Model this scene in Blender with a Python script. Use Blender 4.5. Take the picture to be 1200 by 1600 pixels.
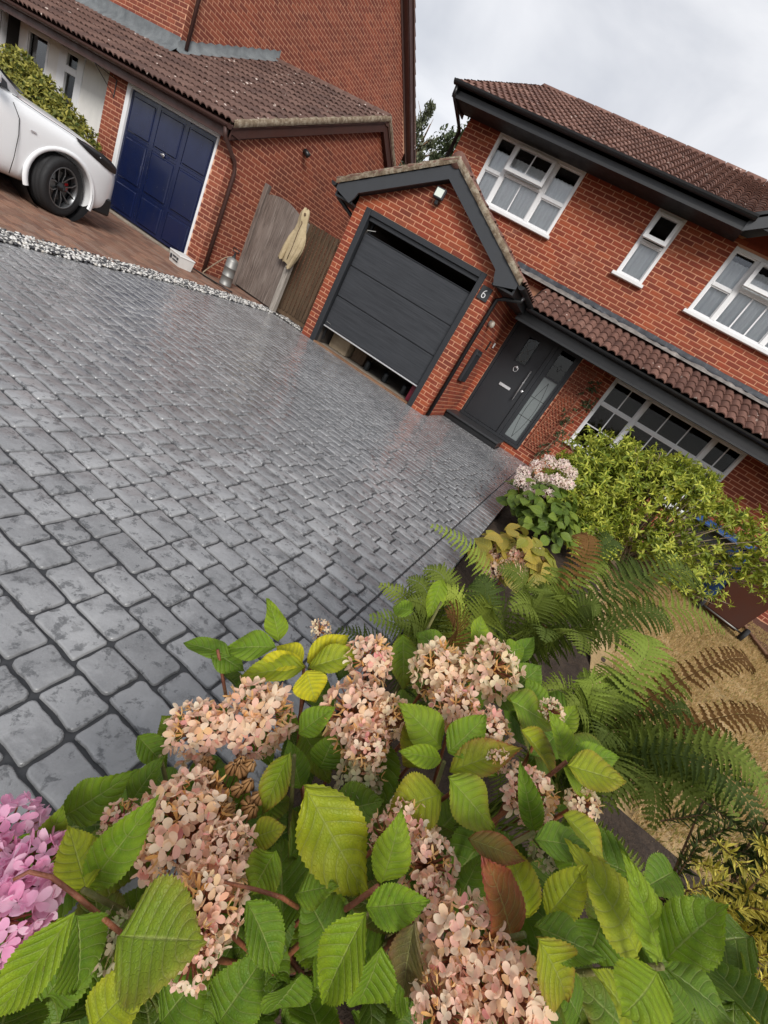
import bpy, math, random
import numpy as np
from mathutils import Matrix, Vector
rnd = random.Random(7)
PI = math.pi
SC = bpy.context.scene
COL = SC.collection
for o in list(bpy.data.objects):
    bpy.data.objects.remove(o)

# ------------------------------------------------------------------ camera
EYE = Vector((0.0, 0.0, 1.32))
RM = np.array([[0.77653697, 0.40653903, 0.48136925],
               [0.59026134, -0.20212352, -0.78149705],
               [-0.220413, 0.89099501, -0.39692065]])      # world -> right, down, forward
FPX = 669.5                                                # focal length in pixels of a 1200 px wide frame
cd = bpy.data.cameras.new('camera')
cam = bpy.data.objects.new('camera', cd)
COL.objects.link(cam)
cd.sensor_fit = 'HORIZONTAL'
cd.sensor_width = 36.0
cd.lens = FPX / 1200 * 36
cd.clip_start = 0.02
cd.clip_end = 2000
_r, _u, _b = RM[0], -RM[1], -RM[2]
cam.matrix_world = Matrix(((_r[0], _u[0], _b[0], EYE.x), (_r[1], _u[1], _b[1], EYE.y),
                           (_r[2], _u[2], _b[2], EYE.z), (0, 0, 0, 1)))
SC.camera = cam
SC.render.resolution_x, SC.render.resolution_y = 768, 1024

# ------------------------------------------------------------------ world, sun, exposure
SUN_EL, SUN_AZ = math.radians(37), math.radians(146)       # high, behind the camera and to its left
w = bpy.data.worlds.new('World')
SC.world = w
w.use_nodes = True
nt = w.node_tree
bg = nt.nodes['Background']
bg.inputs['Strength'].default_value = 0.1
sky = nt.nodes.new('ShaderNodeTexSky')
sky.sky_type = 'NISHITA'
sky.sun_disc = False
sky.sun_elevation = SUN_EL
sky.sun_rotation = SUN_AZ
tc = nt.nodes.new('ShaderNodeTexCoord')
mp = nt.nodes.new('ShaderNodeMapping')
mp.inputs['Scale'].default_value = (1.0, 1.0, 2.2)
mp.inputs['Location'].default_value = (0.35, 0.1, 0.2)
nz = nt.nodes.new('ShaderNodeTexNoise')
nz.inputs['Scale'].default_value = 2.3
nz.inputs['Detail'].default_value = 6
nz.inputs['Roughness'].default_value = 0.48
nz.inputs['Distortion'].default_value = 0.4
rp = nt.nodes.new('ShaderNodeValToRGB')
rp.color_ramp.elements[0].position = 0.36
rp.color_ramp.elements[0].color = (0.225, 0.237, 0.268, 1)
rp.color_ramp.elements[1].position = 0.60
rp.color_ramp.elements[1].color = (0.445, 0.447, 0.458, 1)
ml = nt.nodes.new('ShaderNodeMix')
ml.data_type = 'RGBA'
ml.blend_type = 'MULTIPLY'
ml.inputs[0].default_value = 1
ml.inputs[7].default_value = (10, 10, 10, 1)
mx = nt.nodes.new('ShaderNodeMix')
mx.data_type = 'RGBA'
mx.inputs[0].default_value = 0.93
L = nt.links.new
L(tc.outputs['Generated'], mp.inputs['Vector'])
L(mp.outputs[0], nz.inputs['Vector'])
L(nz.outputs[0], rp.inputs[0])
L(rp.outputs[0], ml.inputs[6])
L(sky.outputs[0], mx.inputs[6])
L(ml.outputs[2], mx.inputs[7])
L(mx.outputs[2], bg.inputs['Color'])
sd = bpy.data.lights.new('sun', 'SUN')
sd.energy = 1.5
sd.angle = math.radians(24)
sd.color = (1.0, 0.965, 0.92)
sun = bpy.data.objects.new('sun', sd)
COL.objects.link(sun)
_d = Vector((math.sin(SUN_AZ) * math.cos(SUN_EL), math.cos(SUN_AZ) * math.cos(SUN_EL), math.sin(SUN_EL)))
sun.rotation_euler = _d.to_track_quat('Z', 'Y').to_euler()
sun.location = (0, -5, 12)
vs = SC.view_settings
vs.view_transform = 'Standard'
vs.look = 'None'
vs.exposure = 1.08
vs.gamma = 1
SC.render.engine = 'CYCLES'
SC.cycles.use_denoising = True
SC.cycles.max_bounces = 7
SC.cycles.diffuse_bounces = 3
SC.cycles.transparent_max_bounces = 12
SC.cycles.caustics_reflective = False
SC.cycles.caustics_refractive = False


# ------------------------------------------------------------------ helpers
def at(px, py, dep):
    """the place seen at that point of the 1200x1600 photograph, dep metres in front of the camera"""
    v = np.array([(px - 600) / FPX, (py - 800) / FPX, 1.0]) * dep
    return Vector(RM.T @ v) + EYE


def proj(p):
    v = RM @ (np.array(p) - np.array(EYE))
    if v[2] < 0.05:
        return None
    return 600 + FPX * v[0] / v[2], 800 + FPX * v[1] / v[2], v[2]


W = {}          # world matrix of every object made here


def link(o, parent=None, M=None):
    M = Matrix.Identity(4) if M is None else M
    COL.objects.link(o)
    if parent is not None:
        o.parent = parent
        o.matrix_basis = W[parent.name].inverted() @ M
    else:
        o.matrix_basis = M
    W[o.name] = M
    return o


def tag(o, label=None, cat=None, group=None, kind=None):
    if label:
        o['label'] = label
    if cat:
        o['category'] = cat
    if group:
        o['group'] = group
    if kind:
        o['kind'] = kind
    return o


def thing(name, loc, label, cat, group=None):
    o = bpy.data.objects.new(name, None)
    o.empty_display_size = 0.1
    link(o, None, Matrix.Translation(Vector(loc)))
    return tag(o, label, cat, group)


class MB:
    """collects faces and links them as one mesh object"""
    def __init__(s):
        s.v, s.f, s.uv = [], [], {}

    def add(s, vs_, fs_):
        n = len(s.v)
        s.v += [tuple(p) for p in vs_]
        s.f += [tuple(i + n for i in f) for f in fs_]
        return s

    def box(s, x0, x1, y0, y1, z0, z1, M=None):
        P = [(x0, y0, z0), (x1, y0, z0), (x1, y1, z0), (x0, y1, z0), (x0, y0, z1), (x1, y0, z1), (x1, y1, z1), (x0, y1, z1)]
        if M is not None:
            P = [M @ Vector(p) for p in P]
        return s.add(P, [(0, 3, 2, 1), (4, 5, 6, 7), (0, 1, 5, 4), (1, 2, 6, 5), (2, 3, 7, 6), (3, 0, 4, 7)])

    def bbox(s, x0, x1, y0, y1, z0, z1, b=0.01, M=None):
        """box with chamfered vertical and horizontal edges"""
        b = min(b, (x1 - x0) * .4, (y1 - y0) * .4, (z1 - z0) * .4)
        P, idx = [], {}
        for ix, x in enumerate((x0, x1)):
            for iy, y in enumerate((y0, y1)):
                for iz, z in enumerate((z0, z1)):
                    sx, sy, sz = (1 - 2 * ix) * b, (1 - 2 * iy) * b, (1 - 2 * iz) * b
                    idx[ix, iy, iz] = len(P)
                    P += [(x, y + sy, z + sz), (x + sx, y, z + sz), (x + sx, y + sy, z)]
        F = []
        I = lambda a, b_, c, k: idx[a, b_, c] + k
        F += [[I(0, 0, 0, 0), I(0, 0, 1, 0), I(0, 1, 1, 0), I(0, 1, 0, 0)], [I(1, 0, 0, 0), I(1, 1, 0, 0), I(1, 1, 1, 0), I(1, 0, 1, 0)],
              [I(0, 0, 0, 1), I(1, 0, 0, 1), I(1, 0, 1, 1), I(0, 0, 1, 1)], [I(0, 1, 0, 1), I(0, 1, 1, 1), I(1, 1, 1, 1), I(1, 1, 0, 1)],
              [I(0, 0, 0, 2), I(0, 1, 0, 2), I(1, 1, 0, 2), I(1, 0, 0, 2)], [I(0, 0, 1, 2), I(1, 0, 1, 2), I(1, 1, 1, 2), I(0, 1, 1, 2)]]
        for a in (0, 1):
            for c in (0, 1):
                F += [[I(a, 0, c, 0), I(a, 1, c, 0), I(a, 1, c, 2), I(a, 0, c, 2)], [I(0, a, c, 1), I(1, a, c, 1), I(1, a, c, 2), I(0, a, c, 2)],
                      [I(a, c, 0, 0), I(a, c, 1, 0), I(a, c, 1, 1), I(a, c, 0, 1)]]
                for e in (0, 1):
                    F += [[I(a, c, e, 0), I(a, c, e, 1), I(a, c, e, 2)]]
        if M is not None:
            P = [M @ Vector(p) for p in P]
        return s.add(P, F)

    def prism(s, poly, vec):
        """flat polygon of 3-D points swept along vec"""
        n = len(poly)
        A = [Vector(p) for p in poly]
        B = [p + Vector(vec) for p in A]
        return s.add(A + B, [tuple(range(n)), tuple(range(2 * n - 1, n - 1, -1))] + [(i, i + n, (i + 1) % n + n, (i + 1) % n) for i in range(n)])

    def tube(s, pts, rad, n=8, cap=True):
        pts = [Vector(p) for p in pts]
        rs = rad if isinstance(rad, (list, tuple)) else [rad] * len(pts)
        V, F = [], []
        ref = None
        for i, p in enumerate(pts):
            d = (pts[min(i + 1, len(pts) - 1)] - pts[max(i - 1, 0)]).normalized()
            if ref is None:
                ref = d.orthogonal().normalized()
            ref = (ref - d * ref.dot(d))
            ref = ref.normalized() if ref.length > 1e-6 else d.orthogonal().normalized()
            b = d.cross(ref)
            for k in range(n):
                a = 2 * PI * k / n
                V.append(p + (ref * math.cos(a) + b * math.sin(a)) * rs[i])
        for i in range(len(pts) - 1):
            for k in range(n):
                F.append((i * n + k, i * n + (k + 1) % n, (i + 1) * n + (k + 1) % n, (i + 1) * n + k))
        if cap:
            F.append(tuple(range(n - 1, -1, -1)))
            F.append(tuple(range((len(pts) - 1) * n, len(pts) * n)))
        return s.add(V, F)

    def lathe(s, prof, c, n=20, axis='Z', M=None, caps=True):
        V, F = [], []
        for r_, h in prof:
            for k in range(n):
                a = 2 * PI * k / n
                p = Vector((r_ * math.cos(a), r_ * math.sin(a), h))
                if axis == 'X':
                    p = Vector((h, r_ * math.cos(a), r_ * math.sin(a)))
                if axis == 'Y':
                    p = Vector((r_ * math.cos(a), h, r_ * math.sin(a)))
                if M is not None:
                    p = M @ p
                V.append(p + Vector(c))
        m = len(prof)
        for i in range(m - 1):
            for k in range(n):
                F.append((i * n + k, i * n + (k + 1) % n, (i + 1) * n + (k + 1) % n, (i + 1) * n + k))
        if caps:
            F.append(tuple(range(n)))
            F.append(tuple(range((m - 1) * n, m * n)))
        return s.add(V, F)

    def grid(s, rows):
        """rows of equal length"""
        m, n = len(rows), len(rows[0])
        V = [p for r_ in rows for p in r_]
        return s.add(V, [(i * n + j, i * n + j + 1, (i + 1) * n + j + 1, (i + 1) * n + j) for i in range(m - 1) for j in range(n - 1)])

    def mesh(s, name, mat=None, smooth=False, off=None):
        me = bpy.data.meshes.new(name)
        V = s.v if off is None else [(p[0] - off[0], p[1] - off[1], p[2] - off[2]) for p in s.v]
        me.from_pydata(V, [], s.f)
        if smooth:
            me.polygons.foreach_set('use_smooth', [True] * len(me.polygons))
        if mat:
            me.materials.append(mat)
        me.update()
        return me

    def build(s, name, mat, parent=None, smooth=False, fixn=True):
        A = np.array([tuple(p) for p in s.v])
        lo, hi = A.min(0), A.max(0)
        c = Vector(((lo[0] + hi[0]) / 2, (lo[1] + hi[1]) / 2, lo[2]))
        me = s.mesh(name, mat, smooth, c)
        if fixn:
            import bmesh
            bm = bmesh.new()
            bm.from_mesh(me)
            bmesh.ops.recalc_face_normals(bm, faces=bm.faces)
            bm.to_mesh(me)
            bm.free()
        o = bpy.data.objects.new(name, me)
        return link(o, parent, Matrix.Translation(c))


def smooth_by_angle(o, deg=35):
    me = o.data
    me.polygons.foreach_set('use_smooth', [True] * len(me.polygons))
    me.set_sharp_from_angle(angle=math.radians(deg))


_mc = {}


def mesh_np(me):
    if me.name not in _mc:
        V = np.zeros(len(me.vertices) * 3)
        me.vertices.foreach_get('co', V)
        F = [tuple(p.vertices) for p in me.polygons]
        uv = None
        if me.uv_layers:
            uv = np.zeros(len(me.loops) * 2)
            me.uv_layers[0].data.foreach_get('uv', uv)
            uv = uv.reshape(-1, 2)
        sm = [p.use_smooth for p in me.polygons]
        _mc[me.name] = (V.reshape(-1, 3), F, uv, sm)
    return _mc[me.name]


def join_items(name, items, mat, parent, kind='stuff'):
    """many placed pieces as one mesh"""
    if not items:
        return None
    Vs, Fs, UV, SM, n = [], [], [], [], 0
    anyuv = False
    for me, M in items:
        V, F, uv, sm = mesh_np(me)
        m = np.array(M)
        Vs.append(V @ m[:3, :3].T + m[:3, 3])
        Fs += [tuple(i + n for i in f) for f in F]
        SM += sm
        if uv is not None:
            UV.append(uv)
            anyuv = True
        n += len(V)
    A = np.concatenate(Vs)
    c = Vector((float(A[:, 0].mean()), float(A[:, 1].mean()), float(A[:, 2].min())))
    me = bpy.data.meshes.new(name)
    me.from_pydata((A - np.array(c)).tolist(), [], Fs)
    me.polygons.foreach_set('use_smooth', SM)
    if anyuv:
        ul = me.uv_layers.new(name='UVMap')
        ul.data.foreach_set('uv', np.concatenate(UV).ravel())
    me.materials.append(mat)
    me.update()
    o = bpy.data.objects.new(name, me)
    link(o, parent, Matrix.Translation(c))
    if kind:
        o['kind'] = kind
    return o


def pieces(name, items, mat, parent, budget, rest_name):
    """the pieces that show largest as objects of their own, the others joined"""
    sc = []
    for i, (me, M) in enumerate(items):
        q = proj(M.translation)
        if q and -10 < q[0] < 1210 and -10 < q[1] < 1610:
            sc.append((q[2], i))
    sc.sort()
    keep = set(i for _, i in sc[:budget])
    for i in sorted(keep):
        me, M = items[i]
        if not me.materials:
            me.materials.append(mat)
        o = bpy.data.objects.new(name, me)
        link(o, parent, M)
    return join_items(rest_name, [it for i, it in enumerate(items) if i not in keep], mat, parent)


# ------------------------------------------------------------------ materials
def new_mat(name, color=(.5, .5, .5), rough=.6, metal=0.0, spec=None):
    m = bpy.data.materials.new(name)
    m.use_nodes = True
    b = m.node_tree.nodes['Principled BSDF']
    b.inputs['Base Color'].default_value = (*color, 1)
    b.inputs['Roughness'].default_value = rough
    b.inputs['Metallic'].default_value = metal
    if spec is not None:
        b.inputs['Specular IOR Level'].default_value = spec
    return m


class N:
    """small node helper bound to one material"""
    def __init__(s, m):
        s.m, s.t = m, m.node_tree
        s.b = s.t.nodes['Principled BSDF']
        s.geo = s.t.nodes.new('ShaderNodeNewGeometry')
        s.L = s.t.links.new

    def node(s, ty, **kw):
        n = s.t.nodes.new(ty)
        for k, v in kw.items():
            setattr(n, k, v)
        return n

    def pos(s, scale=(1, 1, 1)):
        n = s.node('ShaderNodeVectorMath', operation='MULTIPLY')
        s.L(s.geo.outputs['Position'], n.inputs[0])
        n.inputs[1].default_value = scale
        return n.outputs[0]

    def obj(s, scale=(1, 1, 1)):
        c = s.node('ShaderNodeTexCoord')
        n = s.node('ShaderNodeVectorMath', operation='MULTIPLY')
        s.L(c.outputs['Object'], n.inputs[0])
        n.inputs[1].default_value = scale
        return n.outputs[0]

    def noise(s, vec, scale, detail=4, rough=.55, dist=0.0):
        n = s.node('ShaderNodeTexNoise')
        s.L(vec, n.inputs['Vector'])
        n.inputs['Scale'].default_value = scale
        n.inputs['Detail'].default_value = detail
        n.inputs['Roughness'].default_value = rough
        n.inputs['Distortion'].default_value = dist
        return n.outputs[0]

    def ramp(s, fac, stops, interp='LINEAR'):
        n = s.node('ShaderNodeValToRGB')
        n.color_ramp.interpolation = interp
        e = n.color_ramp.elements
        while len(e) > 1:
            e.remove(e[-1])
        e[0].position = stops[0][0]
        e[0].color = (*stops[0][1], 1) if len(stops[0][1]) == 3 else stops[0][1]
        for p, c in stops[1:]:
            x = e.new(p)
            x.color = (*c, 1) if len(c) == 3 else c
        s.L(fac, n.inputs[0])
        return n.outputs[0]

    def fr(s, fac, a, b, lo=0., hi=1.):
        n = s.node('ShaderNodeMapRange')
        s.L(fac, n.inputs[0])
        n.inputs[1].default_value = a
        n.inputs[2].default_value = b
        n.inputs[3].default_value = lo
        n.inputs[4].default_value = hi
        return n.outputs[0]

    def mix(s, fac, a, b, mode='MIX'):
        n = s.node('ShaderNodeMix', data_type='RGBA', blend_type=mode)
        for i, x in ((0, fac), (6, a), (7, b)):
            if isinstance(x, (int, float)):
                n.inputs[i].default_value = x
            elif isinstance(x, tuple):
                n.inputs[i].default_value = (*x, 1)
            else:
                s.L(x, n.inputs[i])
        return n.outputs[2]

    def math(s, op, a, b=None, c=None):
        n = s.node('ShaderNodeMath', operation=op)
        for i, x in enumerate((a, b, c)):
            if x is None:
                continue
            if isinstance(x, (int, float)):
                n.inputs[i].default_value = x
            else:
                s.L(x, n.inputs[i])
        return n.outputs[0]

    def rand(s):
        """one random value for each piece, loose object or island of a joined mesh"""
        oi = s.node('ShaderNodeObjectInfo')
        return s.math('FRACT', s.math('ADD', oi.outputs['Random'], s.geo.outputs['Random Per Island']))

    def col(s, c):
        s.L(c, s.b.inputs['Base Color'])

    def rough(s, c):
        s.L(c, s.b.inputs['Roughness'])

    def bump(s, h, strength=.3, dist=.01):
        n = s.node('ShaderNodeBump')
        n.inputs['Strength'].default_value = strength
        n.inputs['Distance'].default_value = dist
        s.L(h, n.inputs['Height'])
        s.L(n.outputs[0], s.b.inputs['Normal'])
        return n


def brick_mat(name, stops, stain=.35):
    m = new_mat(name, rough=.85)
    n = N(m)
    c = n.ramp(n.rand(), stops)
    f = n.noise(n.pos(), 38, 4, .65)
    c = n.mix(n.fr(f, .35, .75, 0, .45), c, (.09, .03, .02))
    s_ = n.noise(n.pos((1, 1, .6)), 1.3, 3)
    c = n.mix(n.fr(s_, .45, .75, 0, stain), c, (.10, .035, .022))
    ef = n.noise(n.pos(), 2.1, 5, .7)
    c = n.mix(n.fr(ef, .62, .75, 0, .35), c, (.45, .24, .16))
    n.col(c)
    n.bump(n.noise(n.pos(), 90, 3, .6), .35, .006)
    return m


M = {}
M['brick'] = brick_mat('brick', [(0, (.215, .036, .016)), (.3, (.28, .047, .019)), (.65, (.33, .060, .022)), (.9, (.40, .088, .031)), (1, (.24, .040, .017))], .45)
M['brick_nb'] = brick_mat('brick_neighbour', [(0, (.19, .042, .024)), (.3, (.24, .053, .028)), (.65, (.28, .066, .033)), (.9, (.34, .09, .044)), (1, (.21, .047, .026))], .5)


def mortar_mat(name, c0, c1):
    m = new_mat(name, rough=.95)
    n = N(m)
    n.col(n.mix(n.noise(n.pos(), 14, 5, .65), c0, c1))
    n.bump(n.noise(n.pos(), 160, 3), .4, .004)
    return m


M['mortar'] = mortar_mat('mortar', (.50, .22, .125), (.72, .38, .235))
M['mortar_nb'] = mortar_mat('mortar_neighbour', (.54, .26, .155), (.72, .41, .27))


def tile_mat(name, stops, lichen):
    m = new_mat(name, rough=.85)
    n = N(m)
    c = n.ramp(n.rand(), stops)
    f = n.noise(n.pos(), 22, 5, .7)
    c = n.mix(n.fr(f, .42, .72, 0, .55), c, (.07, .042, .034))
    vo = n.node('ShaderNodeTexVoronoi')
    n.L(n.pos(), vo.inputs['Vector'])
    vo.inputs['Scale'].default_value = 8.5
    wob = n.noise(n.pos(), 45, 3, .6)
    spot = n.math('LESS_THAN', n.math('ADD', vo.outputs['Distance'], n.math('MULTIPLY', wob, .3)), n.math('MULTIPLY', n.fr(n.noise(n.pos(), 1.9, 2), .3, .7, .6, 1.3), lichen))
    sel = n.node('ShaderNodeSeparateColor')
    n.L(vo.outputs['Color'], sel.inputs[0])
    spot = n.math('MULTIPLY', spot, n.math('GREATER_THAN', sel.outputs[0], .62))
    c = n.mix(n.math('MULTIPLY', spot, .85), c, (.58, .48, .42))
    n.col(c)
    n.bump(n.noise(n.pos(), 60, 4, .7), .5, .008)
    return m


M['tile'] = tile_mat('roof_tile', [(0, (.115, .052, .038)), (.4, (.155, .072, .052)), (.8, (.20, .098, .072)), (1, (.235, .125, .095))], .29)
M['tile_nb'] = tile_mat('roof_tile_neighbour', [(0, (.085, .045, .036)), (.5, (.125, .066, .05)), (1, (.16, .09, .07))], .31)


def paint(name, c, rough, dirt=.15, bumpd=0.0):
    m = new_mat(name, c, rough)
    n = N(m)
    f = n.noise(n.pos((1, 1, .5)), 6, 6, .68)
    d = tuple(x * .55 + .012 for x in c)
    n.col(n.mix(n.fr(f, .42, .78, 0, dirt * 2), c, d))
    n.rough(n.fr(f, .3, .7, rough * .8, min(1, rough * 1.3)))
    if bumpd:
        n.bump(n.noise(n.pos(), 50, 4), .3, bumpd)
    return m


M['charcoal'] = paint('charcoal_board', (.042, .045, .05), .5, .25)
M['soffit_dark'] = paint('dark_soffit', (.019, .020, .022), .5, .2)
M['black'] = paint('black_plastic', (.012, .012, .013), .38, .1)
M['anthracite'] = paint('anthracite_frame', (.024, .026, .030), .42, .2)
M['white'] = paint('white_frame', (.80, .80, .80), .35, .1)
M['render'] = paint('white_render', (.82, .80, .76), .9, .12, .004)
M['brown'] = paint('brown_board', (.062, .026, .02), .5, .2)
M['brown_lt'] = paint('brown_board_light', (.15, .09, .078), .6, .2)
M['navy'] = paint('navy_gloss', (.006, .012, .052), .22, .25)
M['dark'] = new_mat('dark_interior', (.016, .013, .011), .9)  # near-black colour painted in for the darkness of unlit rooms
M['room'] = new_mat('room_wall', (.10, .085, .075), .9)
M['steel'] = new_mat('brushed_steel', (.26, .255, .24), .5, .55)
M['frosted'] = new_mat('frosted_glass', (.20, .225, .225), .12)  # frosted pane; its pale grey reflection is put into the base colour
M['chrome'] = new_mat('chrome', (.80, .80, .81), .28, .6)
M['rubber'] = paint('rubber', (.016, .016, .017), .75, .2)


def wood(name, c0, c1, c2):
    m = new_mat(name, rough=.8)
    n = N(m)
    g = n.noise(n.pos((26, 26, 1.3)), 1.6, 6, .65, .6)
    g2 = n.noise(n.pos((60, 60, 2.2)), 2, 4, .6)
    k = n.noise(n.pos((1.5, 1.5, .8)), 1.7, 3)
    c = n.ramp(g, [(.28, c0), (.5, c1), (.72, c2)])
    c = n.mix(n.fr(g2, .48, .66, 0, .75), c, tuple(x * .4 for x in c0))
    r = n.rand()
    c = n.mix(n.fr(r, 0, 1, 0, .4), c, tuple(x * .6 for x in c1))
    n.col(n.mix(n.fr(k, .45, .7, 0, .35), c, c2))
    n.bump(g2, .45, .006)
    return m


M['wood_grey'] = wood('weathered_wood', (.085, .062, .052), (.18, .14, .118), (.32, .27, .235))
M['wood_pale'] = wood('pale_wood', (.20, .17, .14), (.34, .30, .26), (.46, .42, .37))
M['wood_brown'] = wood('brown_wood', (.055, .033, .019), (.13, .08, .045), (.21, .14, .085))
M['wood_tan'] = wood('tan_wood', (.12, .055, .025), (.22, .11, .055), (.34, .20, .11))


def glass_mat(name, tint=(.75, .8, .82), refl=1.0, base_refl=.06):
    m = bpy.data.materials.new(name)
    m.use_nodes = True
    t = m.node_tree
    t.nodes.clear()
    o = t.nodes.new('ShaderNodeOutputMaterial')
    mxs = t.nodes.new('ShaderNodeMixShader')
    tr = t.nodes.new('ShaderNodeBsdfTransparent')
    gl = t.nodes.new('ShaderNodeBsdfGlossy')
    fr = t.nodes.new('ShaderNodeFresnel')
    ad = t.nodes.new('ShaderNodeMath')
    ad.operation = 'MULTIPLY_ADD'
    tr.inputs[0].default_value = (*tint, 1)
    gl.inputs['Roughness'].default_value = .02
    fr.inputs[0].default_value = 1.5
    ad.inputs[1].default_value = refl
    ad.inputs[2].default_value = base_refl
    t.links.new(fr.outputs[0], ad.inputs[0])
    t.links.new(ad.outputs[0], mxs.inputs[0])
    t.links.new(tr.outputs[0], mxs.inputs[1])
    t.links.new(gl.outputs[0], mxs.inputs[2])
    t.links.new(mxs.outputs[0], o.inputs[0])
    return m


M['glass'] = glass_mat('window_glass', (.97, .98, .99), 2.2, .0)
M['glass_dark'] = glass_mat('dark_glass', (.3, .32, .32), .7, .01)
M['glass_low'] = glass_mat('shaded_glass', (.90, .90, .88), .35, .0)
M['curtain'] = new_mat('net_curtain', (.90, .93, .92), .9)
M['blind'] = new_mat('brown_blind', (.11, .075, .05), .8)


def garage_door_mat():
    m = new_mat('woodgrain_door', (.035, .038, .044), .45)
    n = N(m)
    g = n.noise(n.pos((1.6, 1.6, 42)), 1.5, 5, .6, .5)
    n.col(n.mix(n.fr(g, .3, .7, 0, 1), (.022, .024, .028), (.044, .047, .053)))
    n.rough(n.fr(g, .3, .7, .36, .55))
    n.bump(g, .5, .004)
    return m


M['garage_door'] = garage_door_mat()


def paver_mat():
    m = new_mat('sealed_cobble', rough=.3)
    n = N(m)
    r = n.rand()
    c = n.ramp(r, [(0, (.225, .227, .232)), (.5, (.265, .267, .272)), (1, (.32, .322, .327))])
    big = n.noise(n.pos((.7, 1.1, 1)), .85, 5, .6)
    c = n.mix(n.fr(big, .42, .66, 0, .5), c, (.10, .102, .106))
    blot = n.noise(n.pos((1, 1, 1)), 21, 6, .68, .25)
    c = n.mix(n.fr(blot, .54, .61, 0, .8), c, (.065, .067, .07))
    pat = n.noise(n.pos(), 7.5, 5, .65, .4)
    c = n.mix(n.fr(pat, .52, .66, 0, .5), c, (.10, .102, .106))
    c = n.mix(n.fr(pat, .46, .34, 0, .35), c, (.40, .402, .405))
    fine = n.noise(n.pos(), 150, 3, .6)
    c = n.mix(n.fr(fine, .5, .8, 0, .3), c, (.33, .335, .345))
    n.col(c)
    gl = n.noise(n.pos(), 2.4, 3, .55)
    n.rough(n.math('ADD', n.fr(gl, .3, .7, .10, .28), n.fr(blot, .5, .7, 0, .12)))
    h = n.math('ADD', n.math('MULTIPLY', n.noise(n.pos(), 17, 5, .6), 1.4), n.math('MULTIPLY', blot, -.9))
    n.bump(h, .6, .006)
    n.b.inputs['Coat Weight'].default_value = .5
    n.b.inputs['Coat Roughness'].default_value = .12
    return m


M['paver'] = paver_mat()


def grout_mat():
    m = new_mat('cobble_joint', rough=.45)
    n = N(m)
    n.col(n.mix(n.noise(n.pos(), 30, 4), (.020, .021, .023), (.05, .051, .055)))
    n.bump(n.noise(n.pos(), 90, 3), .4, .004)
    return m


M['grout'] = grout_mat()


def block_mat():
    m = new_mat('block_paver', rough=.85)
    n = N(m)
    c = n.ramp(n.rand(), [(0, (.13, .062, .042)), (.4, (.20, .10, .065)), (.75, (.27, .14, .09)), (1, (.20, .13, .10))])
    f = n.noise(n.pos(), 5, 5, .65)
    c = n.mix(n.fr(f, .45, .72, 0, .55), c, (.22, .16, .115))
    d = n.noise(n.pos(), 50, 3)
    n.col(n.mix(n.fr(d, .5, .8, 0, .4), c, (.05, .035, .03)))
    n.bump(d, .4, .004)
    return m


M['block'] = block_mat()


def noise_mat(name, stops, scale, rough=.95, bscale=80, bd=.01, detail=6):
    m = new_mat(name, rough=rough)
    n = N(m)
    n.col(n.ramp(n.noise(n.pos(), scale, detail, .65), stops))
    n.bump(n.noise(n.pos(), bscale, 4, .65), .6, bd)
    return m


M['soil'] = noise_mat('soil', [(.3, (.022, .013, .008)), (.6, (.05, .031, .018)), (.8, (.09, .06, .036))], 14, bd=.03, bscale=40)
M['earth'] = noise_mat('earth', [(.3, (.06, .045, .03)), (.7, (.12, .09, .06))], 3)
M['lawn'] = noise_mat('dry_lawn', [(.30, (.17, .14, .045)), (.43, (.34, .23, .10)), (.55, (.48, .33, .16)), (.68, (.56, .41, .22)), (.8, (.28, .22, .09))], 2.6, bd=.02, bscale=90)
M['joint_sand'] = noise_mat('joint_sand', [(.3, (.06, .045, .03)), (.7, (.15, .115, .08))], 12)
M['concrete'] = noise_mat('concrete_edge', [(.3, (.20, .165, .13)), (.7, (.36, .31, .25))], 9)
M['bark'] = noise_mat('bark_chip', [(.3, (.05, .022, .014)), (.55, (.13, .05, .03)), (.8, (.2, .10, .06))], 26, bd=.03, bscale=50)
M['lead'] = noise_mat('lead_flashing', [(.35, (.018, .02, .026)), (.55, (.045, .05, .06)), (.68, (.12, .13, .14)), (.8, (.40, .40, .39))], 8, rough=.6)
M['fillet'] = noise_mat('grey_mortar_fillet', [(.3, (.10, .095, .09)), (.55, (.22, .20, .185)), (.75, (.40, .37, .34))], 7)
M['lead_lt'] = noise_mat('grey_flashing', [(.3, (.09, .10, .105)), (.7, (.2, .215, .22))], 5, rough=.6)
M['verge'] = noise_mat('mossy_verge', [(.3, (.09, .06, .035)), (.5, (.20, .15, .10)), (.62, (.33, .28, .21)), (.78, (.10, .085, .04))], 12, bd=.03, bscale=30)


def stone_mat(name, stops):
    m = new_mat(name, rough=.6)
    n = N(m)
    n.col(n.ramp(n.rand(), stops, 'CONSTANT'))
    return m


M['pebble'] = stone_mat('pebble', [(0, (.62, .60, .57)), (.2, (.34, .33, .31)), (.34, (.70, .69, .66)), (.48, (.04, .04, .045)), (.76, (.13, .13, .13)), (.93, (.5, .47, .42))])


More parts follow.
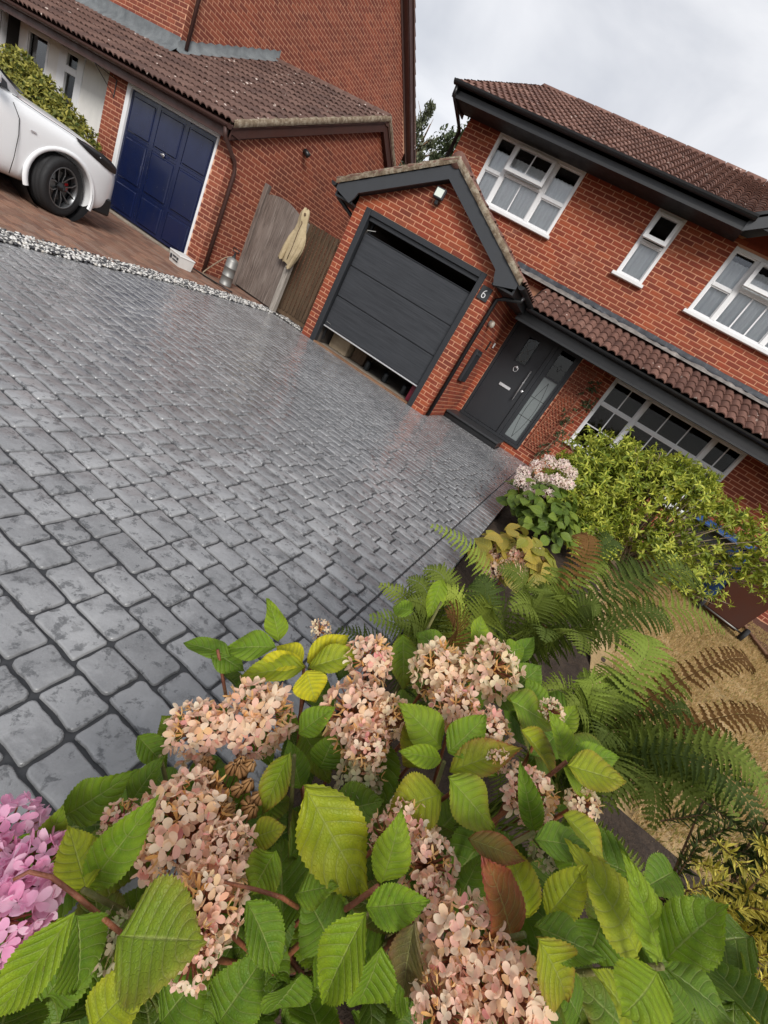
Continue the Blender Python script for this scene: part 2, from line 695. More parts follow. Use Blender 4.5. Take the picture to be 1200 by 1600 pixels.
def leaf_mat(name, c0, c1, veins=True, rough=.38, trans=.30, use_obj=False, blush=(.27, .055, .035), per_obj=False):
    m = new_mat(name, rough=rough, spec=.3)
    n = N(m)
    oi = n.node('ShaderNodeObjectInfo')
    if use_obj:
        c = oi.outputs['Color']
        f = n.noise(n.obj(), 9, 3)
        c = n.mix(n.fr(f, .3, .7, 0, .5), c, n.mix(.5, c, c1))
    else:
        c = n.mix(oi.outputs['Random'] if per_obj else n.rand(), c0, c1)
    if veins:
        uv = n.node('ShaderNodeUVMap')
        sp = n.node('ShaderNodeSeparateXYZ')
        n.L(uv.outputs[0], sp.inputs[0])
        a = n.math('ABSOLUTE', n.math('MULTIPLY_ADD', sp.outputs[0], 2, -1))
        tt = sp.outputs[1]
        k = n.math('MULTIPLY', n.math('SUBTRACT', tt, n.math('MULTIPLY', n.math('POWER', a, 1.3), .22)), 8.0)
        tri = n.math('ABSOLUTE', n.math('SUBTRACT', n.math('FRACT', k), .5))
        side = n.fr(tri, .0, .07, 1, 0)
        mid = n.fr(a, .0, .05, 1, 0)
        vein = n.math('MAXIMUM', n.math('MULTIPLY', side, .8), mid)
        ret = n.node('ShaderNodeTexVoronoi', feature='DISTANCE_TO_EDGE')
        n.L(n.obj(), ret.inputs['Vector'])
        ret.inputs['Scale'].default_value = 26
        net = n.fr(ret.outputs['Distance'], 0, .09, 1, 0)
        vein = n.math('MAXIMUM', vein, n.math('MULTIPLY', net, .08))
        dk = n.mix(1.0, c, (.62, .74, .8), 'MULTIPLY')
        c = n.mix(n.fr(n.noise(n.obj(), 3.2, 4, .6), .35, .65, 0, .85), c, dk)
        c = n.mix(n.math('MULTIPLY', n.math('POWER', a, 2.5), .3), c, n.mix(1.0, c, (1.5, 1.25, .8), 'MULTIPLY'))
        c = n.mix(n.math('MULTIPLY', vein, .7), c, n.mix(.65, c, (.50, .54, .20)))
        puff = n.fr(tri, .0, .5, .8, 1.1)  # relief shading painted in: lighter on the puckers, darker along the veins
        c = n.mix(.6, c, n.mix(1.0, c, puff, 'MULTIPLY'))
        if use_obj:
            al = n.math('SUBTRACT', 1.0, oi.outputs['Alpha'])
            ed = n.math('MULTIPLY', n.math('MULTIPLY', n.math('POWER', a, 3.0), .8), al)
            tip = n.math('MULTIPLY', n.math('MULTIPLY', n.math('POWER', tt, 2.2), .7), al)
            bl = n.math('MINIMUM', 1.0, n.math('MULTIPLY', n.math('ADD', ed, tip), n.fr(n.noise(n.obj(), 14, 4), .3, .7, .5, 1.3)))
            c = n.mix(bl, c, blush)
            sp2 = n.noise(n.obj(), 7, 5, .7)
            c = n.mix(n.fr(sp2, .66, .72, 0, .55), c, (.16, .085, .025))
        fine = n.noise(n.obj(), 120, 2)
        h = n.math('ADD', n.math('MULTIPLY', n.math('POWER', tri, .45), 1.25), n.math('MULTIPLY', fine, .25))
        h = n.math('SUBTRACT', h, n.math('MULTIPLY', net, .2))
        n.bump(n.math('SUBTRACT', h, n.math('MULTIPLY', mid, .6)), .7, .0035)
    n.col(c)
    tl = n.node('ShaderNodeBsdfTranslucent')
    n.L(c, tl.inputs[0])
    ms = n.node('ShaderNodeMixShader')
    ms.inputs[0].default_value = trans
    out = n.t.nodes['Material Output']
    n.L(n.b.outputs[0], ms.inputs[1])
    n.L(tl.outputs[0], ms.inputs[2])
    n.L(ms.outputs[0], out.inputs[0])
    return m


M['hyd_leaf'] = leaf_mat('hydrangea_leaf', None, (.24, .30, .014), use_obj=True)
M['hyd_leaf_far'] = leaf_mat('hydrangea_leaf_far', (.08, .14, .018), (.22, .29, .035), veins=True)
M['hyd_leaf_yellow'] = leaf_mat('hydrangea_leaf_yellow', (.30, .30, .04), (.50, .36, .07), veins=True)
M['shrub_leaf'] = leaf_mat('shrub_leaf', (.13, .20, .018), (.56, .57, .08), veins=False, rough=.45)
M['shrub_leaf_shade'] = leaf_mat('shaded_shrub_leaf', (.11, .16, .016), (.33, .37, .04), veins=False, rough=.45)  # darker copy for inner leaves, shade inside the shrub put into the colour
M['hedge_leaf'] = leaf_mat('hedge_leaf', (.05, .08, .014), (.46, .42, .09), veins=False, rough=.5)
M['fern'] = leaf_mat('fern_green', (.055, .085, .012), (.20, .25, .032), veins=False, rough=.7, per_obj=True)
M['fern_lt'] = leaf_mat('fern_light', (.20, .27, .035), (.34, .40, .055), veins=False, rough=.7, per_obj=True)
M['fern_brown'] = leaf_mat('fern_brown', (.09, .042, .010), (.20, .095, .02), veins=False, rough=.7, per_obj=True)
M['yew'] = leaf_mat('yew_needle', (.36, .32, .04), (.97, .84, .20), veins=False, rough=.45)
M['yew_in'] = leaf_mat('yew_needle_inner', (.03, .05, .012), (.08, .10, .02), veins=False, rough=.5)  # dark needles paint the shaded gaps deep in the yew; some only vary it
M['tree_leaf'] = leaf_mat('tree_leaf', (.04, .06, .025), (.09, .115, .05), veins=False, rough=.6)
M['tree_leaf_pale'] = leaf_mat('tree_leaf_pale', (.12, .14, .08), (.22, .235, .14), veins=False, rough=.6)
M['grass'] = leaf_mat('dry_grass', (.42, .28, .11), (.64, .47, .24), veins=False, rough=.8)
M['grass_green'] = leaf_mat('green_grass', (.20, .20, .05), (.34, .30, .09), veins=False, rough=.8)
M['stem'] = noise_mat('woody_stem', [(.3, (.10, .05, .025)), (.6, (.22, .12, .06)), (.8, (.30, .2, .11))], 30, rough=.7)
M['stem_red'] = noise_mat('reddish_stem', [(.3, (.14, .035, .02)), (.6, (.26, .09, .04)), (.8, (.2, .15, .05))], 20, rough=.55)
M['stem_pale'] = noise_mat('pale_branch', [(.3, (.16, .11, .07)), (.6, (.33, .25, .17)), (.8, (.45, .36, .26))], 25, rough=.8)
M['stem_green'] = noise_mat('green_stem', [(.3, (.08, .10, .02)), (.7, (.17, .14, .04))], 20, rough=.55)


def petal_mat(name, stops, trans=.5):
    m = new_mat(name, rough=.65, spec=.2)
    n = N(m)
    c = n.ramp(n.rand(), stops)
    f = n.noise(n.obj(), 60, 3)
    c = n.mix(n.fr(f, .4, .75, 0, .45), c, stops[len(stops) // 2][1])
    n.col(c)
    tl = n.node('ShaderNodeBsdfTranslucent')
    n.L(c, tl.inputs[0])
    ms = n.node('ShaderNodeMixShader')
    ms.inputs[0].default_value = trans
    n.L(n.b.outputs[0], ms.inputs[1])
    n.L(tl.outputs[0], ms.inputs[2])
    n.L(ms.outputs[0], n.t.nodes['Material Output'].inputs[0])
    return m


M['petal'] = petal_mat('faded_petal', [(0, (.96, .60, .47)), (.16, (.97, .74, .54)), (.34, (.97, .88, .68)), (.5, (.97, .80, .60)), (.64, (.96, .56, .48)), (.78, (.97, .84, .62)), (.92, (.95, .64, .32)), (1, (.96, .42, .44))])
M['petal_pale'] = petal_mat('cream_petal', [(0, (.94, .72, .50)), (.3, (.95, .88, .62)), (.5, (.95, .82, .57)), (.7, (.94, .64, .52)), (.85, (.94, .84, .48)), (1, (.92, .54, .45))])
M['petal_white'] = petal_mat('whitish_petal', [(0, (.95, .84, .72)), (.35, (.96, .90, .80)), (.6, (.94, .74, .72)), (.85, (.95, .86, .70)), (1, (.90, .60, .68))])
M['petal_pink'] = petal_mat('pink_petal', [(0, (.88, .38, .60)), (.4, (.92, .54, .72)), (.7, (.95, .68, .80)), (1, (.84, .30, .52))])
M['petal_dry'] = petal_mat('dry_petal', [(0, (.74, .36, .10)), (.4, (.86, .52, .19)), (.7, (.90, .64, .32)), (1, (.62, .28, .08))])
M['petal_green'] = petal_mat('greenish_petal', [(0, (.40, .42, .22)), (.5, (.55, .50, .32)), (1, (.50, .36, .24))])
M['pod'] = petal_mat('dry_pod', [(0, (.20, .10, .04)), (.5, (.34, .18, .07)), (1, (.42, .24, .11))], .1)

# ------------------------------------------------------------------ ground, driveway, lawn
def struct(o):
    o['kind'] = 'structure'
    return o


struct(MB().add([(-400, -300, -.16), (400, -300, -.16), (400, 600, -.16), (-400, 600, -.16)], [(0, 1, 2, 3)]).build('ground', M['earth']))
GRAVEL = [(-1.5, -4.45), (1.0, -4.72), (2.56, -5.04), (3.35, -5.19), (4.61, -5.50), (5.63, -5.61), (7.04, -5.70), (7.4, -5.74)]


def xg(y):
    return float(np.interp(y, [p[0] for p in GRAVEL], [p[1] for p in GRAVEL]))


def strip_w(y):
    return float(np.interp(y, [0, 2.8, 4.7, 6.7, 7.4], [.40, .36, .32, .34, .22]))


GY, GX0, GX1, WY, HX0, HX1 = 7.234, -4.97, -2.12, 9.174, -4.80, 6.5
dm = MB()
ys = [-1.5, 0, 1, 2, 2.56, 3.35, 4.0, 4.61, 5.1, 5.63, 6.3, 7.04, 7.4]
edge = [(xg(y), y) for y in ys] + [(-4.97, 7.4), (-4.97, 9.3), (-.05, 9.3), (-.05, -1.5)]
dm.prism([(x, y, 0.0) for x, y in edge], (0, 0, -.14))
drive = struct(dm.build('driveway', M['grout']))


def paver_mesh(L_, D, seed):
    """flat-topped sett with worn, wavering edges and rounded corners"""
    r_ = random.Random(seed)
    hl, hd = L_ / 2, D / 2
    out = []
    for q, (sx, sy) in enumerate(((1, 1), (-1, 1), (-1, -1), (1, -1))):
        cr = .007 + r_.random() * .016
        cx, cy = sx * (hl - cr), sy * (hd - cr)
        a0 = q * PI / 2
        for k in range(4):
            a = a0 + k * PI / 6
            out.append((cx + cr * math.cos(a), cy + cr * math.sin(a)))
        # wavering points along the next side
        nx, ny = ((-1, 1), (-1, -1), (1, -1), (1, 1))[q]
        p0, p1 = out[-1], (nx * (hl - .012) if q % 2 == 0 else nx * hl, ny * hd if q % 2 == 0 else ny * (hd - .012))
        for k in range(1, 4 if q % 2 == 0 else 3):
            f_ = k / (4 if q % 2 == 0 else 3)
            jx, jy = (r_.uniform(-.001, .001), -sy * r_.uniform(-.001, .0045)) if q % 2 == 0 else (-nx * r_.uniform(-.001, .0045), r_.uniform(-.001, .001))
            out.append((p0[0] + (p1[0] - p0[0]) * f_ + jx, p0[1] + (p1[1] - p0[1]) * f_ + jy))
    m = len(out)
    V = [(x, y, -.006) for x, y in out]
    V += [(x * (1 - .0015 / hl), y * (1 - .0015 / hd), .0076) for x, y in out]
    V += [(x * (1 - .004 / hl), y * (1 - .004 / hd), .0098) for x, y in out]
    V += [(x * (1 - .0075 / hl), y * (1 - .0075 / hd), .0106) for x, y in out]
    F = [(j * m + i, j * m + (i + 1) % m, (j + 1) * m + (i + 1) % m, (j + 1) * m + i) for j in range(3) for i in range(m)]
    F += [tuple(range(3 * m, 4 * m))]
    me = MB().add(V, F).mesh('paver', M['paver'], True)
    return me


ROW = .1195
LENS = [.128, .15, .172, .19, .205, .222]
pv = {(i, k): paver_mesh(l, ROW - .0085, i * 10 + k) for i, l in enumerate(LENS) for k in range(4)}
items = []
row = 0
y = -1.0
while y < WY - .06:
    yc = y + ROW / 2
    spans = []
    xr = -.277
    if yc < GY - .01:
        spans = [(xg(yc) + .01, xr)]
        if yc > 7.1:
            spans = [(max(xg(yc) + .01, -5.7), xr)]
    elif yc < 8.40:
        spans = [(GX1 + .02, xr)]
    else:
        spans = [(-.885, xr)]
    for a, b in spans:
        x = a - rnd.random() * .12
        last = -1
        while x < b - .02:
            i = rnd.choice([0, 1, 2, 2, 3, 3, 4, 4, 5])
            if i == last:
                i = rnd.randrange(6)
            last = i
            l = LENS[i]
            x0, x1 = max(x, a), min(x + l, b)
            if b - x1 < .05:
                x1 = b
            if x1 - x0 > .035:
                s_ = (x1 - x0) / l
                Mx = Matrix.Translation((((x0 + x1) / 2), yc, .0015)) @ Matrix.Rotation(PI * rnd.randint(0, 1) + rnd.uniform(-.012, .012), 4, 'Z') @ Matrix.Diagonal((s_, 1, 1, 1)) @ Matrix.Rotation(rnd.uniform(-.012, .012), 4, 'X') @ Matrix.Rotation(rnd.uniform(-.009, .009), 4, 'Y')
                items.append((pv[i, rnd.randrange(4)], Mx))
            x += l + .009
            if x1 == b:
                break
    y += ROW
    row += 1
pieces('paver', items, M['paver'], drive, 300, 'paver_field')
# border course along the planted bed
bm_ = paver_mesh(.216, ROW - .006, 991)
y = -1.0
items = []
while y < WY - .02:
    items.append((bm_, Matrix.Translation((-.161, y + ROW / 2, .002)) @ Matrix.Rotation(rnd.uniform(-.006, .006), 4, 'Z')))
    y += ROW
pieces('border_slab', items, M['paver'], drive, 90, 'border_slab_rest')

# pebbles between the two drives
gv = []
for k in range(6):
    r_ = random.Random(k)
    P = []
    for i in range(3):
        for j in range(6):
            a = j * PI / 3 + i * .5
            rr = (.62, 1, .6)[i] * r_.uniform(.8, 1.15)
            P.append((rr * math.cos(a), rr * math.sin(a) * .75, (-.45, 0.02, .45)[i] * r_.uniform(.8, 1.2)))
    P.append((0, 0, .58))
    F = [(i * 6 + j, i * 6 + (j + 1) % 6, (i + 1) * 6 + (j + 1) % 6, (i + 1) * 6 + j) for i in range(2) for j in range(6)] + [(12 + j, 12 + (j + 1) % 6, 18) for j in range(6)]
    gv.append(MB().add(P, F).mesh('pebble', M['pebble'], True))
items = []
for _ in range(8000):
    yy = rnd.uniform(.5, 7.35) if rnd.random() < .9 else rnd.uniform(6.9, 7.9)
    if yy > 7.3:
        xx = rnd.uniform(-5.75, -5.0)
    else:
        xx = xg(yy) - rnd.uniform(.0, 1) * strip_w(yy) * rnd.choice([1, 1, 1, .7]) + rnd.gauss(0, .02)
    s_ = rnd.uniform(.011, .023)
    items.append((rnd.choice(gv), Matrix.Translation((xx, yy, .012 + rnd.random() * .018)) @ Matrix.Rotation(rnd.random() * 6.28, 4, 'Z') @ Matrix.Rotation(rnd.uniform(-.5, .5), 4, 'X') @ Matrix.Scale(s_, 4)))
g = join_items('gravel', items, M['pebble'], None)
tag(g, 'white and black pebbles in a strip along the grey cobbled drive', 'gravel', kind='stuff')

# the neighbours' brick-paved drive
nd = MB()
nd.prism([(-16, -1.5, 0.004), (xg(-1.5) - .3, -1.5, 0.004), (xg(2.56) - .3, 2.56, .004), (xg(4.6) - .3, 4.6, .004), (xg(7.4) - .02, 7.4, .004), (-4.98, 7.45, .004), (-4.98, 12, .004), (-7.0, 12, .004), (-7.0, 6.6, .004), (-16, 6.6, .004)], (0, 0, -.14))
ndrive = struct(nd.build('neighbour_driveway', M['joint_sand']))
blk = MB().bbox(-.0945, .0945, -.0445, .0445, -.01, .022, .004).mesh('block', M['block'])
items = []
y = 1.2
row = 0
while y < 6.42:
    x = -15.5 + (row % 2) * .1
    while x < xg(y) - strip_w(y) * .92:
        items.append((blk, Matrix.Translation((x, y, rnd.uniform(-.002, .002))) @ Matrix.Rotation(rnd.uniform(-.02, .02), 4, 'Z')))
        x += .2005
    y += .1005
    row += 1
for yy in np.arange(6.52, 7.4, .1005):
    x = -6.9
    while x < xg(yy) - strip_w(yy):
        items.append((blk, Matrix.Translation((x, yy, rnd.uniform(-.002, .002)))))
        x += .2005
pieces('block', items, M['block'], ndrive, 300, 'block_field')

# planted bed and lawn
def heights(name, x0, x1, y0, y1, nx, ny, z, amp, mat, seed):
    r_ = random.Random(seed)
    rows = []
    for i in range(nx + 1):
        rows.append([(x0 + (x1 - x0) * i / nx, y0 + (y1 - y0) * j / ny, z + amp * (r_.random() - .5 + .8 * math.sin(i * .9 + j * .35) * math.cos(j * .7))) for j in range(ny + 1)])
    return struct(MB().grid(rows).build(name, mat, None, True))


heights('soil_bed', -.045, 1.35, -1.2, 9.1, 26, 120, -.055, .03, M['soil'], 3)
heights('soil_patch', 1.0, 2.3, -1.0, 1.9, 14, 30, .006, .018, M['soil'], 9)
lawn = heights('lawn', 1.1, 9.0, -1.0, 9.4, 60, 80, -.035, .02, M['lawn'], 4)
blade = MB().add([(-.0022, 0, 0), (.0022, 0, 0), (.0012, .006, .6), (0, .02, 1)], [(0, 1, 2), (0, 2, 3)]).mesh('blade')
for nm, cnt, key in (('dry_grass', 130000, 'grass'), ('green_grass', 40000, 'grass_green')):
    it = []
    for _ in range(cnt):
        x, y = rnd.uniform(1.3, 5.6), rnd.uniform(1.6, 8.6)
        if key == 'grass_green' and rnd.random() < .5:
            y = rnd.uniform(1.6, 3.4)
        q_ = proj((x, y, 0))
        if q_ is None or not (900 < q_[0] < 1600 and 800 < q_[1] < 1700):
            continue
        h = rnd.uniform(.018, .05)
        it.append((blade, Matrix.Translation((x, y, -.04)) @ Matrix.Rotation(rnd.random() * 6.28, 4, 'Z') @ Matrix.Rotation(rnd.uniform(.2, 1.2), 4, 'X') @ Matrix.Diagonal((1.3, 1, h, 1))))
    o = join_items(nm, it, M[key], None)
    tag(o, 'short straw coloured dry blades covering the lawn' if key == 'grass' else 'sparse green blades among the dry lawn grass', 'grass', kind='stuff')

# ------------------------------------------------------------------ brickwork
BR = MB()
c_ = .018
BR.add([(0, 0, 0), (1, 0, 0), (1, 0, 1), (0, 0, 1), (.006, -.005, c_), (.994, -.005, c_), (.994, -.005, 1 - c_), (.006, -.005, 1 - c_)],
       [(4, 5, 6, 7), (0, 1, 5, 4), (1, 2, 6, 5), (2, 3, 7, 6), (3, 0, 4, 7)])
BRICK = {k: BR.mesh('brick_' + k, M[k]) for k in ('brick', 'brick_nb')}


def brick_items(key, org, ud, U0, U1, z0, z1, openings=(), rng=None, half=0):
    """stretcher bond on a wall whose outward normal is n = up x ud turned outwards; openings (u0,u1,z0,z1); rng(z) -> (u0,u1)"""
    ud = Vector(ud)
    nd_ = ud.cross(Vector((0, 0, 1)))              # outward normal; brick front is local -y
    out = []
    k = 0
    z = z0
    while z + .05 < z1:
        u_lo, u_hi = (U0, U1) if rng is None else rng(z + .065)
        u_lo, u_hi = max(U0, u_lo), min(U1, u_hi)
        u = U0 - (.1125 if (k + half) % 2 else 0)
        h = min(.0608, z1 - z - .01)
        while u < u_hi:
            segs = [(max(u, u_lo), min(u + .2105, u_hi))]
            for a, b, c, d in openings:
                if z + h > c + .002 and z < d - .002:
                    nx = []
                    for s0, s1 in segs:
                        if s1 <= a or s0 >= b:
                            nx.append((s0, s1))
                        else:
                            if s0 < a:
                                nx.append((s0, a - .004))
                            if s1 > b:
                                nx.append((b + .004, s1))
                    segs = nx
            for s0, s1 in segs:
                if s1 - s0 > .02:
                    p = Vector(org) + ud * s0 + Vector((0, 0, z))
                    Mx = Matrix(((ud.x * (s1 - s0), -nd_.x, 0, p.x), (ud.y * (s1 - s0), -nd_.y, 0, p.y), (0, 0, h, p.z), (0, 0, 0, 1)))
                    out.append((BRICK[key], Mx @ Matrix.Translation((0, rnd.uniform(-.0015, .001), 0))))
            u += .225
        z += .075
        k += 1
    return out


def wall_cells(x0, x1, z0, z1, openings):
    xs = sorted(set([x0, x1] + [min(max(v, x0), x1) for o in openings for v in o[:2]]))
    zs = sorted(set([z0, z1] + [min(max(v, z0), z1) for o in openings for v in o[2:]]))
    for i in range(len(xs) - 1):
        for j in range(len(zs) - 1):
            cx, cz = (xs[i] + xs[i + 1]) / 2, (zs[j] + zs[j + 1]) / 2
            if not any(a < cx < b and c < cz < d for a, b, c, d in openings):
                yield xs[i], xs[i + 1], zs[j], zs[j + 1]


# ------------------------------------------------------------------ roof tiles
TW, TG = .292, .25


def tile_mesh(name, mat):
    nu = 21
    prof = []
    for i in range(nu):
        u = i / (nu - 1)
        u2 = (u * 2) % 1 if u < 1 else 1
        h = .040 * max(0, math.sin(PI * min(1, max(0, (u2 - .03) / .87)))) ** .62 if u2 < .9 else 0
        prof.append((u * (TW - .002), h))
    V = []
    for s_, lift in ((0, .030), (TG + .05, .0)):
        V += [(u, s_, h + lift) for u, h in prof]
    V += [(u, 0, h + .030 - .017) for u, h in prof]
    F = [(i, i + 1, nu + i + 1, nu + i) for i in range(nu - 1)]
    F += [(2 * nu + i, 2 * nu + i + 1, i + 1, i) for i in range(nu - 1)]
    V += [(0, TG + .05, -.014), (TW - .002, TG + .05, -.014)]
    F += [(nu, 0, 2 * nu, 3 * nu), (nu - 1, 2 * nu - 1, 3 * nu + 1, 3 * nu - 1)]
    return MB().add(V, F).mesh(name, mat)


TILE = {'tile': tile_mesh('tile', M['tile']), 'tile_nb': tile_mesh('tile_weathered', M['tile_nb'])}


def tile_items(key, org, ud, sd_, ncol, nrow, keep=None, gauge=TG):
    ud, sd_ = Vector(ud).normalized(), Vector(sd_).normalized()
    nn = ud.cross(sd_)
    out = []
    for r_ in range(nrow):
        for c in range(ncol):
            p = Vector(org) + ud * (c * TW) + sd_ * (r_ * gauge)
            if keep and not keep(p + ud * TW / 2 + sd_ * TG / 2):
                continue
            p = p + nn * rnd.uniform(-.003, .004)
            Mx = Matrix(((ud.x, sd_.x, nn.x, p.x), (ud.y, sd_.y, nn.y, p.y), (ud.z, sd_.z, nn.z, p.z), (0, 0, 0, 1)))
            out.append((TILE[key], Mx @ Matrix.Rotation(rnd.uniform(-.008, .008), 4, 'Z')))
    return out


# ------------------------------------------------------------------ our house
house = thing('brick_house', (-1.0, WY + 1, 0), 'red brick house with dark grey garage door, black gutters and brown tiled roofs', 'house')
bricks = {'garage_wall': [], 'front_wall': []}
# garage front
APX, APZ, EZ, EXL, EXR = -3.575, 3.385, 2.43, -5.34, -1.81
SL = (APZ - EZ) / (EXR - APX)


def gz(x):
    return APZ - abs(x - APX) * SL


FR = (-4.765, -2.362, -.1, 2.322)          # opening taken by the garage door frame
gw = MB()
for a, b, c, d in wall_cells(GX0, GX1, -.1, 2.35, [FR]):
    gw.box(a, b, GY, GY + .1, c, d)
gw.prism([(GX0, GY, 2.35), (GX1, GY, 2.35), (GX1, GY, gz(GX1) - .03), (APX, GY, APZ - .03), (GX0, GY, gz(GX0) - .03)], (0, .1, 0))
gw.box(GX1 - .1, GX1, GY + .1, WY, -.1, 2.45)
gw.box(GX0, GX0 + .1, GY + .1, WY + 6, -.1, 2.45)
gwo = gw.build('garage_wall', M['mortar'], house)
def grange(z):
    if z < gz(GX0) - .02:
        return GX0, GX1
    k = (APZ - .05 - z) / SL
    return APX - k, APX + k
it = brick_items('brick', (0, GY, 0), (1, 0, 0), GX0, GX1, .005, 3.28, [FR], grange)
it2 = brick_items('brick', (GX1, 0, 0), (0, 1, 0), GY + .002, WY, .005, 2.42, [], None, 1)
it3 = brick_items('brick', (GX0, 0, 0), (0, -1, 0), -WY - 3, -GY, .005, 2.42)
pieces('brick', it, M['brick'], gwo, 165, 'gable_brickwork')
join_items('return_brickwork', it2 + it3, M['brick'], gwo)

# front wall, upper and lower, with its openings
W1 = (-4.125, -2.365, 3.567, 4.64)
W2 = (-.985, -.50, 3.56, 4.63)
W3 = (.36, 2.13, 3.55, 4.61)
DR = (-2.01, -.565, .15, 2.25)
RX = -.06                                  # where the wall steps back for the wide window
RWY = 9.32
LW = (.128, 2.65, .79, 2.195)
fw = MB()
for a, b, c, d in wall_cells(HX0, HX1, 2.5, 4.75, [W1, W2, W3]):
    fw.box(a, b, WY, WY + .12, c, d)
for a, b, c, d in wall_cells(GX1, RX, -.1, 2.5, [DR]):
    fw.box(a, b, WY, WY + .12, c, d)
for a, b, c, d in wall_cells(RX, HX1, -.1, 2.5, [LW]):
    fw.box(a, b, RWY, RWY + .12, c, d)
fw.box(RX - .11, RX, WY + .12, RWY + .12, -.1, 2.5)
fw.box(HX0, HX0 + .12, WY + .12, WY + 6.5, 2.45, 4.75)
fw.prism([(HX0, WY + .12, 4.75), (HX0, WY + 6.2, 4.75), (HX0, WY + 3.0, 6.45)], (.12, 0, 0))
fwo = fw.build('front_wall', M['mortar'], house)
its = brick_items('brick', (0, WY, 0), (1, 0, 0), HX0, HX1, 2.78, 4.75, [W1, W2, W3])
its += brick_items('brick', (0, WY, 0), (1, 0, 0), GX1, RX, .005, 2.5, [DR])
its += brick_items('brick', (0, RWY, 0), (1, 0, 0), RX, HX1, .005, 2.5, [LW], None, 1)
pieces('brick', its, M['brick'], fwo, 135, 'front_brickwork')
join_items('side_brickwork', brick_items('brick', (HX0, 0, 0), (0, -1, 0), -WY - 3, -WY, 2.78, 4.75), M['brick'], fwo)

# garage door, part open, in its frame
gd = thing_part = bpy.data.objects.new('garage_door', None)
link(gd, house, Matrix.Translation((-3.55, GY, 0)))
f = MB()
f.bbox(-4.765, -4.66, GY - .015, GY + .09, 0.0, 2.322, .006)
f.bbox(-2.458, -2.362, GY - .015, GY + .09, 0.0, 2.322, .006)
f.bbox(-4.655, -2.458, GY - .012, GY + .09, 2.232, 2.322, .006)
f.bbox(-4.655, -2.458, GY + .03, GY + .09, 2.165, 2.232, .006)
f.build('door_frame', M['anthracite'], gd)
x0, x1 = -4.655, -2.458
zs = [.362, .905, 1.435, 1.985]
for i in range(3):
    MB().bbox(x0 + .01, x1 - .01, GY + .055 + .004 * i, GY + .10 + .004 * i, zs[i] + .006, zs[i + 1] - .006, .008).build('door_panel', M['garage_door'], gd)
MB().box(x0 + .02, x1 - .02, GY + .075, GY + .09, .4, 1.95).build('panel_core', M['black'], gd)
MB().bbox(x0 + .01, x1 - .01, GY + .05, GY + .09, .338, .361, .004).build('bottom_seal', M['chrome'], gd)
MB().bbox(x0 + .01, x1 - .01, GY + .066, GY + .16, 1.985, 2.0, .004).build('top_edge', M['anthracite'], gd)
MB().tube([(-4.60, GY + .055, .43), (-4.60, GY + .035, .43), (-4.52, GY + .035, .425), (-4.52, GY + .055, .42)], .006, 6).build('door_handle', M['steel'], gd)
MB().tube([(-4.63, GY + .08, 1.99), (-4.62, GY + .06, 2.03), (-4.50, GY + .12, 2.08)], .007, 6).build('cable', M['steel'], gd)
MB().box(x0 + .015, x0 + .05, GY + .15, GY + .2, .1, 2.2).build('guide_rail', M['black'], gd)
MB().box(x1 - .05, x1 - .015, GY + .15, GY + .2, .1, 2.2).build('guide_rail', M['black'], gd)
MB().bbox(FR[0] + .1, FR[1] - .1, GY - .03, GY + .1, .0, .035, .01).build('threshold', M['wood_tan'], gd)
# inside of the garage
gi = MB()
gi.add([(-4.72, GY + .1, .012), (-2.22, GY + .1, .012), (-2.22, GY + 4.5, .012), (-4.72, GY + 4.5, .012)], [(0, 1, 2, 3)])
gi.build('garage_floor', M['concrete'], house)
gi = MB()
gi.box(-4.72, -4.71, GY + .11, GY + 4.5, .0, 2.34)
gi.box(-2.23, -2.22, GY + .11, GY + 4.5, .0, 2.34)
gi.box(-4.72, -2.22, GY + 4.5, GY + 4.51, .0, 2.34)
gi.box(-4.72, -2.22, GY + .11, GY + 4.5, 2.34, 2.36)
gi.build('garage_lining', M['room'], house)

# garage roof: barge boards, soffit, tiles
BY = GY - .17
UDIR = 1 / math.hypot(EXR - APX, APZ - EZ)
sR = Vector((-(EXR - APX) * UDIR, 0, (APZ - EZ) * UDIR))      # up the right-hand slope
sL = Vector(((EXR - APX) * UDIR, 0, (APZ - EZ) * UDIR))
gr = bpy.data.objects.new('garage_roof', None)
link(gr, house, Matrix.Translation((APX, BY, 2.4)))


def bz(x, dz):
    return gz(x) + dz


